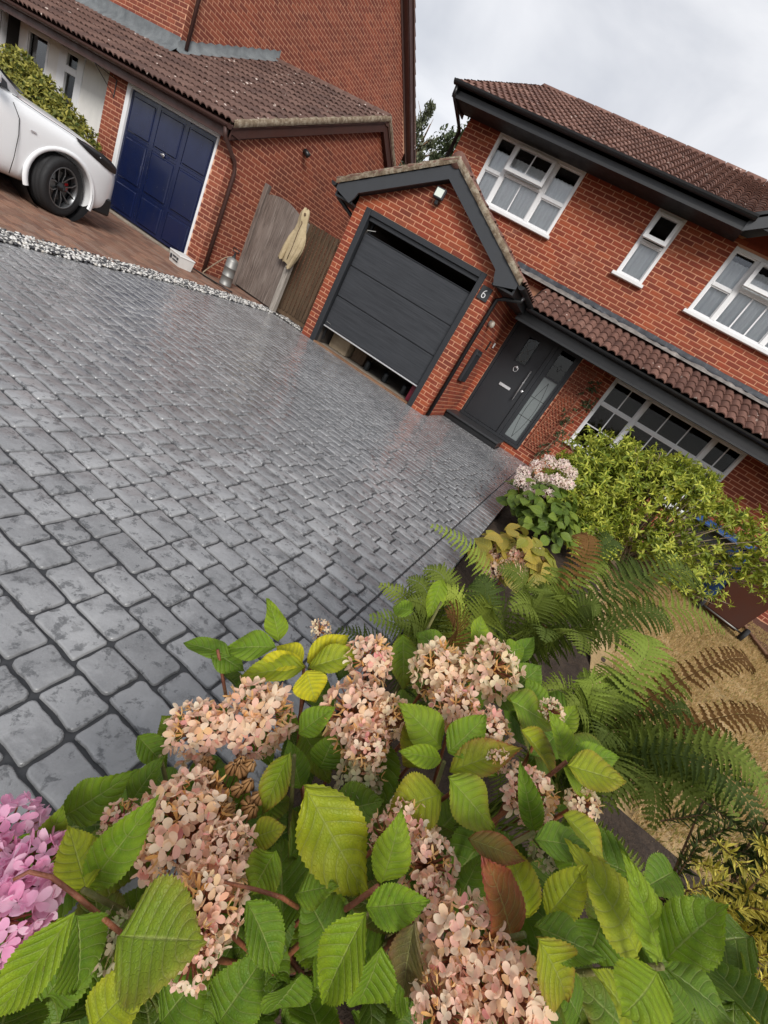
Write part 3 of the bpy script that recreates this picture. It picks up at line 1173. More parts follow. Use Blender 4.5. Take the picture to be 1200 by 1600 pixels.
for s_, ex, nm in ((-1, EXL, 'barge_board'), (1, EXR, 'barge_board')):
    ex2 = APX + s_ * 1.755
    MB().prism([(APX, BY, APZ - .055), (ex2, BY, gz(ex2) - .055), (ex2, BY, gz(ex2) - .13), (ex2 - s_ * .33, BY, 2.215), (ex2 - s_ * .39, BY, 2.32), (ex2 - s_ * .42, BY, gz(ex2 - s_ * .42) - .26), (APX, BY, APZ - .26)], (0, .03, 0)).build(nm, M['charcoal'], gr)
    # boxed eaves behind the board and soffit under the verge
    MB().prism([(APX, BY + .03, APZ - .24), (ex2 - s_ * .38, BY + .03, gz(ex2 - s_ * .38) - .24), (ex2 - s_ * .38, BY + .03, gz(ex2 - s_ * .38) - .22), (APX, BY + .03, APZ - .22)], (0, GY - BY - .035, 0)).build('soffit', M['soffit_dark'], gr)
    MB().box(min(ex2, ex2 - s_ * .37), max(ex2, ex2 - s_ * .37), BY + .03, WY - .6, 2.22, 2.25).build('eaves_soffit', M['soffit_dark'], gr)
    MB().box(min(ex2, ex2 - s_ * .03), max(ex2, ex2 - s_ * .03), BY + .031, WY - .6, 2.25, 2.385).build('fascia', M['soffit_dark'], gr)
    MB().prism([(APX, BY + .05, APZ - .02), (ex2, BY + .05, gz(ex2) - .02), (ex2, BY + .05, gz(ex2) - .06), (APX, BY + .05, APZ - .06)], (0, WY - BY - .05, 0)).build('roof_deck', M['black'], gr)
    # mossy mortar verge
    rows = []
    for i in range(40):
        x = APX + (ex2 + s_ * .03 - APX) * i / 39
        j = rnd.uniform(-.008, .008)
        st = .012 * ((i % 6) / 6)
        zt = gz(x)
        rows.append([(x, BY - .022 + j, zt - .052), (x, BY - .035 + j, zt - .02), (x, BY - .03 + j, zt + .035 + st + j), (x, BY + .06, zt + .045 + st), (x, BY + .06, zt - .05)])
    MB().grid(rows).build('verge', M['verge'], gr, True)
gt = tile_items('tile', Vector((EXR + .03, BY + .02, EZ - .012)), (0, 1, 0), sR, 7, 8, lambda p: p.x > APX)
gt += [(TILE['tile'], Matrix(((0, s.x, n.x, p.x), (-1, s.y, n.y, p.y), (0, s.z, n.z, p.z), (0, 0, 0, 1)))) for r_ in range(8) for c in range(7)
       for s in (sL,) for n in (Vector((0, -1, 0)).cross(sL),) for p in (Vector((EXL - .03, WY - .1 - c * TW, EZ - .012)) + sL * (r_ * TG),)]
join_items('garage_tiles', gt, M['tile'], gr)
rg = MB()
for k in range(6):
    rg.lathe([(.11, 0), (.115, .40)], (APX, BY - .02 + k * .4, APZ - .01), 12, 'Y')
rg.build('ridge_tile_run', M['tile'], gr, True)
# gutters of the garage
def gutter(mb, a, b, r_=.058, n=7):
    a, b = Vector(a), Vector(b)
    d = (b - a).normalized()
    side = d.cross(Vector((0, 0, 1)))
    rows = []
    for p in (a, b):
        ring = []
        for k in range(n + 1):
            t_ = PI * k / n
            ring.append(p + side * (math.cos(t_) * r_) + Vector((0, 0, -math.sin(t_) * r_)))
        for k in range(n, -1, -1):
            t_ = PI * k / n
            ring.append(p + side * (math.cos(t_) * (r_ - .006)) + Vector((0, 0, -math.sin(t_) * (r_ - .006))))
        rows.append(ring)
    mb.grid(rows)
    mb.add([tuple(x) for x in rows[0][:n + 1]], [tuple(range(n + 1))])
    mb.add([tuple(x) for x in rows[1][:n + 1]], [tuple(range(n + 1))])
    return mb


gutter(MB(), (EXL - .06, BY - .01, 2.385), (EXL - .06, WY - .6, 2.385)).build('gutter', M['black'], gr)
gutter(MB(), (EXR + .05, BY - .01, 2.385), (EXR + .05, 8.45, 2.385)).build('gutter', M['black'], gr)
MB().tube([(-1.72, 7.36, 2.30), (-1.72, 7.36, 2.24), (-1.95, 7.36, 2.17), (-2.07, 7.36, 2.10), (-2.07, 7.36, .03)], .034, 10).build('downpipe', M['black'], house, True)
MB().tube([(EXL - .06, BY + .25, 2.33), (EXL - .06, BY + .25, 2.24), (-5.06, 7.40, 2.1), (-5.02, 7.42, 2.0), (-5.02, 7.42, .03)], .034, 10).build('downpipe', M['black'], house, True)

# lean-to roof over the porch and the wide window
LY, LZ = 8.42, 2.38
lean = bpy.data.objects.new('porch_roof', None)
link(lean, house, Matrix.Translation((1, LY, 2.1)))
sl = Vector((0, WY - LY, 2.89 - LZ)).normalized()
li = tile_items('tile', (-1.86, LY - .03, LZ - .02), (1, 0, 0), sl, 23, 5, lambda p: p.y < WY - .04, .2)
pieces('tile', li, M['tile'], lean, 140, 'tile_rest')
MB().prism([(-1.9, LY, LZ - .035), (-1.9, WY, LZ - .035 + (WY - LY) * sl.z / sl.y), (-1.9, WY, LZ - .08 + (WY - LY) * sl.z / sl.y), (-1.9, LY, LZ - .08)], (7, 0, 0)).build('roof_deck', M['black'], lean)
MB().box(-1.9, 5, LY - .005, LY + .02, 2.135, 2.345).build('fascia', M['black'], lean)
MB().box(-2.1, 5, LY + .02, RWY, 2.24, 2.26).build('soffit', M['soffit_dark'], lean)
MB().bbox(-1.9, 5, LY - .03, LY - .006, 2.10, 2.145, .006).build('trim', M['soffit_dark'], lean)
gutter(MB(), (-1.80, LY - .065, 2.345), (5, LY - .065, 2.345), .062).build('gutter', M['black'], lean)
rows, rows2 = [], []
for i in range(90):
    x = -2.6 + i * 7.4 / 89
    j = rnd.uniform(-.012, .012)
    rows.append([(x, WY - .012, 3.03 + rnd.uniform(-.004, .004)), (x, WY - .02, 2.97 + j * .3), (x, WY - .05, 2.945 + j * .5), (x, WY - .09 + j, 2.93 + rnd.uniform(-.006, .01))])
    rows2.append([(x, WY - .085, 2.938 + j), (x, WY - .11, 2.925 + j * .6), (x, WY - .16 + j, 2.905 + j * .8), (x, WY - .20 + j, 2.865)])
MB().grid(rows).build('lead_flashing', M['lead'], lean, True)
MB().grid(rows2).build('mortar_fillet', M['fillet'], lean, True)

# main roof
RY, RZ, EY2, EZ2, VX = 12.04, 6.70, 8.62, 4.80, -5.03
mr = bpy.data.objects.new('main_roof', None)
link(mr, house, Matrix.Translation((0, RY, 4.8)))
sm = Vector((0, RY - EY2, RZ - EZ2)).normalized()
sn = Vector((0, -sm.z, sm.y))
mi = tile_items('tile', (VX + .01, EY2 - .02, EZ2 - .02), (1, 0, 0), sm, 34, 16, lambda p: p.y < RY and not (p.x > .35 and p.z < 4.8 + (min(p.x, 3.1 - p.x) - .2) * .6))
pieces('tile', mi, M['tile'], mr, 130, 'tile_field')
MB().prism([(VX, EY2, EZ2 - .035), (VX, RY, RZ - .035), (VX, RY, RZ - .09), (VX, EY2, EZ2 - .09)], (10, 0, 0)).build('roof_deck', M['black'], mr)
MB().prism([(VX, RY, RZ - .035), (VX, 2 * RY - EY2, EZ2 - .035), (VX, 2 * RY - EY2, EZ2 - .09), (VX, RY, RZ - .09)], (10, 0, 0)).build('rear_slope', M['tile'], mr)
for k in range(23):
    MB().lathe([(.10, 0), (.12, .02), (.115, .42), (.10, .425)], (VX + k * .432, RY, RZ - .045), 12, 'X').build('ridge_tile', M['tile'], mr, True)
MB().box(VX + .02, .28, EY2 + .0, EY2 + .025, 4.60, 4.80).build('fascia', M['black'], mr)
MB().box(VX + .02, .28, EY2 - .022, EY2 - .002, 4.59, 4.635).build('fascia_trim', M['soffit_dark'], mr)
MB().box(VX + .02, .28, EY2 + .025, WY, 4.635, 4.655).build('soffit', M['soffit_dark'], mr)
gutter(MB(), (VX - .01, EY2 - .075, 4.79), (.32, EY2 - .075, 4.79), .062).build('gutter', M['black'], mr)
# verge boards and box end at the left
MB().prism([(VX + .015, EY2 - .02, EZ2 - .06), (VX + .015, RY, RZ - .06), (VX + .015, RY, RZ - .26), (VX + .015, EY2 + .55, EZ2 - .06 + .55 * .555 - .2), (VX + .015, WY + .1, 4.60), (VX + .015, EY2 + .0, 4.60)], (.03, 0, 0)).build('barge_board', M['charcoal'], mr)
for i in range(15):
    p0 = Vector((VX - .02, EY2, EZ2 - .03)) + sm * (i * TG)
    MB().prism([p0 + sn * .075, p0 + sm * (TG + .02) + sn * .05, p0 + sm * (TG + .02) - sn * .03, p0 - sn * .02], (.06, 0, 0)).build('verge_cap', M['black'], mr)
MB().tube([(VX + .06, EY2 - .06, 4.73), (VX + .06, EY2 - .05, 4.62), (VX + .10, WY - .22, 4.5), (-4.93, WY + .08, 4.42), (-4.93, WY + .08, 2.6)], .034, 10).build('downpipe', M['black'], house, True)
# small gable over the right-hand bedroom window
cg = bpy.data.objects.new('small_gable', None)
link(cg, mr, Matrix.Translation((1.65, EY2, 4.7)))
ca, ch = 1.65, 5.62
cz = lambda x: ch - abs(x - ca) * .62
for s_ in (-1, 1):
    ex = ca + s_ * 1.40
    MB().prism([(ca, EY2 - .03, ch), (ex, EY2 - .03, cz(ex)), (ex, EY2 - .03, cz(ex) - .17), (ca, EY2 - .03, ch - .2)], (0, .03, 0)).build('barge_board', M['charcoal'], cg)
    MB().prism([(ca, EY2 - .07, ch + .06), (ex + s_ * .04, EY2 - .07, cz(ex) + .05), (ex + s_ * .04, EY2 - .07, cz(ex)), (ca, EY2 - .07, ch)], (0, 1.9, 0)).build('slope', M['black'], cg)
MB().prism([(ca - 1.3, WY - .002, 4.65), (ca + 1.3, WY - .002, 4.65), (ca + 1.3, WY - .002, cz(ca + 1.3) - .1), (ca, WY - .002, ch - .1), (ca - 1.3, WY - .002, cz(ca - 1.3) - .1)], (0, .1, 0)).build('gable_wall', M['brick'], cg)


# windows ------------------------------------------------------------
def window(name, parent, x0, x1, z0, z1, yf, lights, curtain=None, sill=True, room=True, mat='white', fw_=.055, glass='glass'):
    """lights: (fraction start, end, [cells from the top: (height fraction, vertical bars, horizontal bars, opening)])"""
    f = MB()
    f.bbox(x0, x0 + fw_, yf - .012, yf + .06, z0, z1, .005)
    f.bbox(x1 - fw_, x1, yf - .012, yf + .06, z0, z1, .005)
    f.bbox(x0 + fw_, x1 - fw_, yf - .010, yf + .06, z1 - fw_, z1, .005)
    f.bbox(x0 + fw_, x1 - fw_, yf - .010, yf + .06, z0, z0 + fw_, .005)
    jobs = []
    wx = x1 - x0
    for li_, (a, b, cells) in enumerate(lights):
        xa, xb = x0 + wx * a, x0 + wx * b
        if li_ > 0:
            f.bbox(xa - .038, xa + .038, yf - .008, yf + .058, z0 + fw_, z1 - fw_, .005)
            xa += .038
        else:
            xa += fw_
        xb -= .038 if li_ < len(lights) - 1 else fw_
        zt = z1 - fw_
        hh = (z1 - z0 - 2 * fw_)
        for ci, (hf, vb, hb, op) in enumerate(cells):
            zb = zt - hh * hf
            if ci < len(cells) - 1:
                f.bbox(xa, xb, yf - .006, yf + .056, zb, zb + .05, .005)
                jobs.append((xa, xb, zb + .05, zt, vb, hb, op))
            else:
                jobs.append((xa, xb, zb, zt, vb, hb, op))
            zt = zb
    wo = f.build(name, M[mat], parent)
    for xa, xb, za, zb, vb, hb, op in jobs:
        R = Matrix.Identity(4)
        par = wo
        if op:
            R = Matrix.Translation((0, yf - .03, zb)) @ Matrix.Rotation(-math.radians(op), 4, 'X') @ Matrix.Translation((0, -yf + .03, -zb))
            c = MB()
            for q in ((xa - .02, xa + .045, za - .02, zb), (xb - .045, xb + .02, za - .02, zb), (xa + .045, xb - .045, zb - .05, zb), (xa + .045, xb - .045, za - .02, za + .045)):
                c.bbox(q[0], q[1], yf - .055, yf - .015, q[2], q[3], .004, R)
            co = c.build('casement', M[mat], wo)
            xa, xb, za, zb, yy = xa + .04, xb - .04, za + .04, zb - .045, yf - .035
        else:
            yy = yf + .028
            # inner bead
            bd = MB()
            bd.box(xa, xa + .016, yf + .012, yf + .03, za, zb)
            bd.box(xb - .016, xb, yf + .012, yf + .03, za, zb)
            bd.box(xa + .016, xb - .016, yf + .012, yf + .03, za, za + .016)
            bd.box(xa + .016, xb - .016, yf + .012, yf + .03, zb - .016, zb)
            bd.build('bead', M[mat], wo)
        p = MB()
        p.box(xa, xb, yy, yy + .006, za, zb, R)
        p.build('pane', M[glass], wo)
        if vb or hb:
            g_ = MB()
            for k in range(vb):
                xx = xa + (xb - xa) * (k + 1) / (vb + 1)
                g_.box(xx - .011, xx + .011, yy - .008, yy - .001, za, zb, R)
            for k in range(hb):
                zz = za + (zb - za) * (k + 1) / (hb + 1)
                g_.box(xa, xb, yy - .0075, yy - .0015, zz - .011, zz + .011, R)
            g_.build('glazing_bar', M[mat], wo)
    if sill:
        MB().bbox(x0 - .05, x1 + .05, yf - .09, yf - .013, z0 - .045, z0 + .012, .008).build('sill', M[mat], wo)
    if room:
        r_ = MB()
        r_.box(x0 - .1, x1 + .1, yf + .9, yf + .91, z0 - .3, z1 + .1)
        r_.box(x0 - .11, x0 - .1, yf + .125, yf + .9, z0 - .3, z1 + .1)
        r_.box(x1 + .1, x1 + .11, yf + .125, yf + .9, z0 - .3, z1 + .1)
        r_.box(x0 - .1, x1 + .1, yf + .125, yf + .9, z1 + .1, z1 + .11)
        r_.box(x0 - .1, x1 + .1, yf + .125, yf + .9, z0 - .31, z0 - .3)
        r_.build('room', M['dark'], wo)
    if curtain:
        for (a, b, zt_) in curtain:
            n_ = int((b - a) / .012)
            rows = []
            for zz in (z0 + .02, zt_):
                rows.append([(a + (b - a) * k / n_, yf + .085 + .012 * math.sin(k * .9) + .006 * math.sin(k * .37), zz) for k in range(n_ + 1)])
            MB().grid(rows).build('curtain', M['curtain'], wo, True)
    return wo


cell2 = [(.56, 0, 0, 0), (.44, 0, 0, 0)]
o = window('window', house, *W1, WY, [(0, .235, cell2), (.235, .705, [(.50, 1, 0, 9), (.50, 1, 0, 0)]), (.705, 1, cell2)],
       [(W1[0] + .03, W1[1] - .03, W1[3] - .22)])
o['label'] = 'white bedroom window directly above the garage roof'
o = window('window', house, *W2, WY, [(0, 1, [(.48, 0, 0, 11), (.52, 0, 0, 0)])], [(W2[0] + .03, W2[1] - .03, W2[2] + .60)])
o['label'] = 'narrow white window with its upper light tilted open'
o = window('window', house, *W3, WY, [(0, .235, cell2), (.235, .705, [(.46, 1, 0, 11), (.54, 2, 0, 0)]), (.705, 1, cell2)],
       [(W3[0] + .03, W3[1] - .03, W3[3] - .16)])
o['label'] = 'white bedroom window cut off by the right edge of the picture'
o = window('window', house, *LW, RWY, [(0, .285, [(.36, 1, 0, 0), (.64, 1, 1, 0)]), (.285, .79, [(.36, 2, 0, 0), (.64, 2, 0, 0)]), (.79, 1, [(.36, 1, 0, 0), (.64, 1, 0, 0)])],
       None, glass='glass_low')
o['label'] = 'wide dark ground floor window behind the shrub'
# front door ------------------------------------------------------------
fd = bpy.data.objects.new('front_door', None)
link(fd, house, Matrix.Translation((-1.3, WY, .15)))
f = MB()
f.bbox(DR[0], DR[0] + .06, WY - .005, WY + .09, .17, DR[3], .005)
f.bbox(DR[1] - .06, DR[1], WY - .005, WY + .09, .17, DR[3], .005)
f.bbox(-1.135, -1.05, WY - .005, WY + .09, .17, DR[3], .005)
f.bbox(DR[0] + .06, DR[1] - .06, WY - .003, WY + .09, DR[3] - .06, DR[3], .005)
f.bbox(DR[0] + .001, DR[1] - .001, WY - .04, WY + .10, .15, .21, .006)
f.build('door_frame', M['anthracite'], fd)
dx0, dx1 = DR[0] + .065, -1.14
slab = MB()
for a, b, c, d in wall_cells(dx0, dx1, .215, 2.185, [(-1.63, -1.41, 1.56, 2.04)]):
    slab.box(a, b, WY + .03, WY + .07, c, d)
dl = slab.build('door_leaf', M['anthracite'], fd)
f = MB()
f.bbox(-1.65, -1.63, WY + .018, WY + .06, 1.54, 2.06, .004)
f.bbox(-1.41, -1.39, WY + .018, WY + .06, 1.54, 2.06, .004)
f.bbox(-1.63, -1.41, WY + .018, WY + .06, 1.54, 1.56, .004)
f.bbox(-1.63, -1.41, WY + .018, WY + .06, 2.04, 2.06, .004)
f.build('glazing_frame', M['anthracite'], dl)
MB().box(-1.63, -1.41, WY + .045, WY + .05, 1.56, 2.04).build('pane', M['glass_dark'], dl)
lc = MB()
for k in range(2):
    s_ = 1 - 2 * k
    lc.tube([(-1.52 + s_ * .08 * math.sin(t_ * PI * 2), WY + .04, 1.58 + .44 * t_) for t_ in np.linspace(0, 1, 15)], .004, 5)
lc.build('leading', M['steel'], dl, True)
MB().bbox(-1.64, -1.385, WY + .012, WY + .03, 1.015, 1.075, .006).build('letter_slot', M['chrome'], dl)
MB().tube([(-1.23, WY + .028, .95), (-1.23, WY - .03, .95), (-1.23, WY - .03, .91), (-1.23, WY - .03, 1.53), (-1.23, WY - .03, 1.49), (-1.23, WY + .028, 1.49)], .012, 8).build('bar_handle', M['chrome'], dl, True)
MB().lathe([(.024, 0), (.024, -.014), (.016, -.018)], (-1.165, WY + .03, 1.13), 14, 'Y').build('lock', M['chrome'], dl)
kn = MB()
kn.lathe([(.028, 0), (.026, -.02), (.012, -.03)], (-1.52, WY + .03, 1.46), 14, 'Y')
kn.tube([(-1.52 + .045 * math.sin(a), WY + .012, 1.42 + .05 * math.cos(a)) for a in np.linspace(0, 2 * PI, 16)], .007, 6)
kn.build('knocker', M['chrome'], dl, True)
for za, zb, gm in ((.24, 1.58, 'frosted'), (1.60, 2.15, 'glass_dark')):
    MB().box(-1.0, -.66, WY + .04, WY + .046, za, zb).build('sidelight_pane', M[gm], fd)
f = MB()
for a, b, c, d in wall_cells(-1.048, -.627, .212, 2.188, [(-.965, -.675, .27, 1.57), (-.965, -.675, 1.61, 2.12)]):
    f.box(a, b, WY + .01, WY + .06, c, d)
f.build('sidelight_frame', M['anthracite'], fd)
lc = MB()
cxs = -.82
lc.tube([(cxs, WY + .036, 1.75), (cxs + .035, WY + .036, 1.82), (cxs, WY + .036, 1.89), (cxs - .035, WY + .036, 1.82), (cxs, WY + .036, 1.75)], .0035, 5)
lc.tube([(-.965, WY + .036, 1.82), (cxs - .035, WY + .036, 1.82)], .003, 5)
lc.tube([(-.675, WY + .036, 1.82), (cxs + .035, WY + .036, 1.82)], .003, 5)
for s_ in (-1, 1):
    lc.tube([(cxs + s_ * .09 * math.sin(t_ * PI), WY + .036, .3 + 1.2 * t_) for t_ in np.linspace(0, 1, 12)], .003, 5)
lc.tube([(-.965, WY + .036, .75), (-.675, WY + .036, .75)], .003, 5)
lc.tube([(-.965, WY + .036, 1.15), (-.675, WY + .036, 1.15)], .003, 5)
lc.build('leading', M['black'], fd, True)
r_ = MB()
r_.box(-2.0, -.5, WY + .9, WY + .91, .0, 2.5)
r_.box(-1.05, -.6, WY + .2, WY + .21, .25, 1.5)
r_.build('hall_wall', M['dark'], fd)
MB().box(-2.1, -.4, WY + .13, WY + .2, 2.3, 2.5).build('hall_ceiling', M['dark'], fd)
# step
st = bpy.data.objects.new('front_step', None)
link(st, house, Matrix.Translation((-1.5, 8.8, 0)))
MB().bbox(-2.10, -.90, 8.50, WY + .0, -.02, .10, .008).build('riser', M['black'], st)
MB().bbox(-2.105, -.89, 8.46, WY - .006, .10, .150, .014).build('tread', M['grout'], st)

# ------------------------------------------------------------------ fittings on our house
M['slate'] = paint('slate_plate', (.03, .033, .035), .6, .3, .003)
M['lens'] = new_mat('lamp_lens', (.72, .78, .70), .2)
M['opal'] = new_mat('opal_glass', (.55, .50, .42), .35)
t = thing('house_number_plate', (-2.245, GY - .02, 1.98), 'slate house number plate with a white 6 on the garage pier', 'sign')
MB().bbox(-2.335, -2.155, GY - .026, GY - .010, 1.975, 2.175, .004).build('plate', M['slate'], t)
dg = MB()
pts = []
cx, cz_ = -2.245, 2.055
for k in range(25):
    a = 2 * PI * k / 24
    pts.append((cx + .027 * math.sin(a), GY - .030, cz_ - .012 + .030 * math.cos(a)))
dg.tube(pts, .0075, 6)
dg.tube([(cx - .027, GY - .030, cz_ - .010), (cx - .022, GY - .030, cz_ + .025), (cx - .006, GY - .030, cz_ + .055), (cx + .018, GY - .030, cz_ + .072)], .0075, 6)
dg.build('numeral', M['white'], t, True)
t = thing('floodlight', (-3.64, GY - .05, 2.8), 'small square floodlight under the peak of the garage gable', 'lamp')
Rf = Matrix.Translation((-3.64, GY - .09, 2.93)) @ Matrix.Rotation(math.radians(-4), 4, 'X')
MB().bbox(-.085, .085, -.03, .03, -.075, .075, .01, Rf).build('housing', M['charcoal'], t)
MB().box(-.065, .065, -.034, -.0305, -.055, .055, Rf).build('lens', M['lens'], t)
MB().bbox(-3.67, -3.61, GY - .09, GY - .011, 2.78, 2.85, .01).build('sensor', M['black'], t)
MB().tube([(-3.64, GY - .02, 2.93), (-3.64, GY - .07, 2.93)], .014, 8).build('arm', M['black'], t)
t = thing('post_box', (-2.08, 8.16, .75), 'slim dark grey post box on the brick beside the front door', 'post box')
MB().bbox(-2.109, -2.05, 7.98, 8.36, .75, 1.36, .012).build('body', M['anthracite'], t)
MB().bbox(-2.052, -2.040, 8.0, 8.34, 1.27, 1.31, .003).build('flap', M['charcoal'], t)
t = thing('wall_lamp', (-2.07, 7.86, 1.74), 'round outdoor wall lamp on the brick side of the garage', 'lamp')
MB().lathe([(.055, 0), (.06, .012), (.05, .02)], (-2.11, 7.86, 1.80), 16, 'X').build('back_plate', M['steel'], t, True)
MB().lathe([(.048, .018), (.06, .04), (.055, .075), (.03, .095)], (-2.11, 7.86, 1.80), 16, 'X').build('globe', M['opal'], t, True)
tag(MB().bbox(-2.109, -2.09, 8.60, 8.66, 1.42, 1.60, .006).build('key_box', M['black']), 'narrow black box fixed to the brick above the post box', 'key box')
t = thing('doorbell', (-2.09, 9.0, 1.5), 'small white doorbell in the brick corner by the door', 'doorbell')
MB().bbox(-2.109, -2.085, 8.97, 9.03, 1.52, 1.62, .006).build('case', M['white'], t)
MB().lathe([(.012, 0), (.012, .006)], (-2.086, 9.0, 1.56), 10, 'X').build('button', M['black'], t)

# trellis with a young climber
t = thing('trellis', (-.35, WY - .02, .28), 'terracotta diamond lattice trellis fixed between the door and the window', 'trellis')
M['terracotta'] = paint('terracotta_lath', (.30, .105, .055), .8, .2)
TX0, TX1, TZ0, TZ1 = -.505, -.185, .29, 2.06
for a, b, c, d in ((TX0, TX0 + .02, TZ0, TZ1), (TX1 - .02, TX1, TZ0, TZ1), (TX0 + .02, TX1 - .02, TZ0, TZ0 + .02), (TX0 + .02, TX1 - .02, TZ1 - .02, TZ1)):
    MB().box(a, b, WY - .035, WY - .012, c, d).build('rail', M['terracotta'], t)
k = TZ0 - .3
while k < TZ1:
    for s_ in (1, -1):
        xa, xb = (TX0, TX1) if s_ > 0 else (TX1, TX0)
        za, zb = k, k + (TX1 - TX0) * 1.15
        # clip to the frame
        t0 = max(0, (TZ0 - za) / (zb - za))
        t1 = min(1, (TZ1 - za) / (zb - za))
        if t1 - t0 > .08:
            p0 = (xa + (xb - xa) * t0, WY - .026 - s_ * .006, za + (zb - za) * t0)
            p1 = (xa + (xb - xa) * t1, WY - .026 - s_ * .006, za + (zb - za) * t1)
            MB().tube([p0, p1], .0065, 4).build('lath', M['terracotta'], t)
    k += .085

# ------------------------------------------------------------------ neighbours' house
nb = thing('neighbour_house', (-9, 8, 0), 'red brick house next door with navy garage door and brown boards', 'house')
NY, NX = 6.5, -7.05
BD = (-9.72, -7.36, -.1, 2.17)             # blue door with its white frame
nw = MB()
for a, b, c, d in wall_cells(-10.25, NX, -.1, 2.32, [BD]):
    nw.box(a, b, NY, NY + .1, c, d)
nw.box(NX - .1, NX, NY + .1, 13.4, -.1, 2.3)
AY, AZ = 9.98, 4.28
nw.prism([(NX, 6.5, 2.3), (NX, 13.4, 2.3), (NX, AY, AZ - .06)], (-.1, 0, 0))
nwo = nw.build('garage_wall', M['mortar_nb'], nb)
it = brick_items('brick_nb', (0, NY, 0), (1, 0, 0), -10.25, NX, .005, 2.32, [BD])
nsl = (AZ - 2.33) / (AY - 6.55)


def nrange(z):
    k = (AZ - .05 - z) / nsl
    return AY - k, AY + k


it += brick_items('brick_nb', (NX, 0, 0), (0, 1, 0), NY + .002, 13.3, .005, 4.2, [], lambda z: (NY, 13.3) if z < 2.3 else nrange(z), 1)
pieces('brick', it, M['brick_nb'], nwo, 300, 'garage_brickwork')
# main block
MX, MY0, MY1 = -10.3, 7.65, 16.4
mw = MB()
mw.box(-20, MX, MY0, MY0 + .12, 2.4, 6.2)
mw.box(MX - .12, MX, MY0 + .12, MY1, -.1, 5.4)
MAY, MAZ = 12.1, 8.75
mw.prism([(MX, MY0, 5.4), (MX, MY1, 5.4), (MX, MY1, 5.7), (MX, MAY, MAZ - .1), (MX, MY0, 5.7)], (-.12, 0, 0))
mwo = mw.build('main_wall', M['mortar_nb'], nb)
its = brick_items('brick_nb', (0, MY0, 0), (1, 0, 0), -16.5, MX, 2.925, 6.2)
msl = (MAZ - 5.55) / (MY1 - MAY)
its += brick_items('brick_nb', (MX, 0, 0), (0, 1, 0), MY0 + .002, MY1, 2.40, 8.6, [], lambda z: (MAY - (MAZ - .05 - z) / msl, MAY + (MAZ - .05 - z) / msl) if z > 5.6 else (MY0, MY1), 1)
join_items('main_brickwork', its, M['brick_nb'], mwo)
# main roof edge at the back and the front
mrf = bpy.data.objects.new('main_roof', None)
link(mrf, nb, Matrix.Translation((MX, MAY, 5)))
for s_, y1, z1 in ((1, 17.0, 5.52), (-1, 7.2, 5.52)):
    q = lambda f_, dz: (MX, MAY + (y1 - MAY) * f_, MAZ + (z1 - MAZ) * f_ + dz)
    def bar(a, b, dz0, dz1, x0, x1):
        return MB().prism([(x0, q(a, 0)[1], q(a, dz0)[2]), (x0, q(b, 0)[1], q(b, dz0)[2]), (x0, q(b, 0)[1], q(b, dz1)[2]), (x0, q(a, 0)[1], q(a, dz1)[2])], (x1 - x0, 0, 0))
    bar(0, 1, -.02, -.22, MX + .20, MX + .23).build('barge_board', M['brown'], mrf)
    bar(0, 1, -.20, -.24, MX + .003, MX + .20).build('soffit', M['brown_lt'], mrf)
    bar(0, 1, -.22, -.33, MX + .003, MX + .03).build('barge_trim', M['brown_lt'], mrf)
    bar(0, 1, .05, -.018, -20, MX + .235).build('slope', M['tile_nb'], mrf)
    for k in range(20):
        a, b = k / 20, (k + 1) / 20
        MB().prism([(MX + .10, q(a, 0)[1], q(a, .05)[2]), (MX + .10, q(b, 0)[1], q(b, .085)[2]), (MX + .10, q(b, 0)[1], q(b, -.02)[2]), (MX + .10, q(a, 0)[1], q(a, -.02)[2])], (.16, 0, 0)).build('edge_tile', M['tile_nb'], mrf)
# garage and porch roof
NEY, NEZ, VX2 = 6.28, 2.27, -6.93
nr = bpy.data.objects.new('garage_roof', None)
link(nr, nb, Matrix.Translation((-9, 8, 2.3)))
ns = Vector((0, AY - NEY, AZ + .05 - NEZ)).normalized()
nn_ = Vector((0, -ns.z, ns.y))
ti = tile_items('tile_nb', (VX2 - 31 * TW, NEY - .02, NEZ), (1, 0, 0), ns, 31, 18, lambda p: p.y < AY and (p.x > MX + .05 or p.y < MY0 - .05))
pieces('tile', ti, M['tile_nb'], nr, 300, 'tile_field')
MB().prism([(VX2, NEY, NEZ - .02), (VX2, AY, AZ + .03), (VX2, AY, AZ - .03), (VX2, NEY, NEZ - .07)], (-3.4, 0, 0)).build('roof_deck', M['brown'], nr)
MB().prism([(VX2 - 3.4, NEY, NEZ - .02), (VX2 - 3.4, MY0, NEZ - .02 + (MY0 - NEY) * ns.z / ns.y), (VX2 - 3.4, MY0, NEZ - .07 + (MY0 - NEY) * ns.z / ns.y), (VX2 - 3.4, NEY, NEZ - .07)], (-8, 0, 0)).build('porch_deck', M['brown'], nr)
MB().prism([(VX2, AY, AZ + .06), (VX2, 13.7, 2.3), (VX2, 13.7, 2.2), (VX2, AY, AZ - .03)], (-3.4, 0, 0)).build('rear_slope', M['tile_nb'], nr)
for k in range(8):
    MB().lathe([(.10, 0), (.12, .02), (.115, .42), (.10, .425)], (VX2 - (k + 1) * .43, AY, AZ + .02), 12, 'X').build('ridge_tile', M['tile_nb'], nr, True)
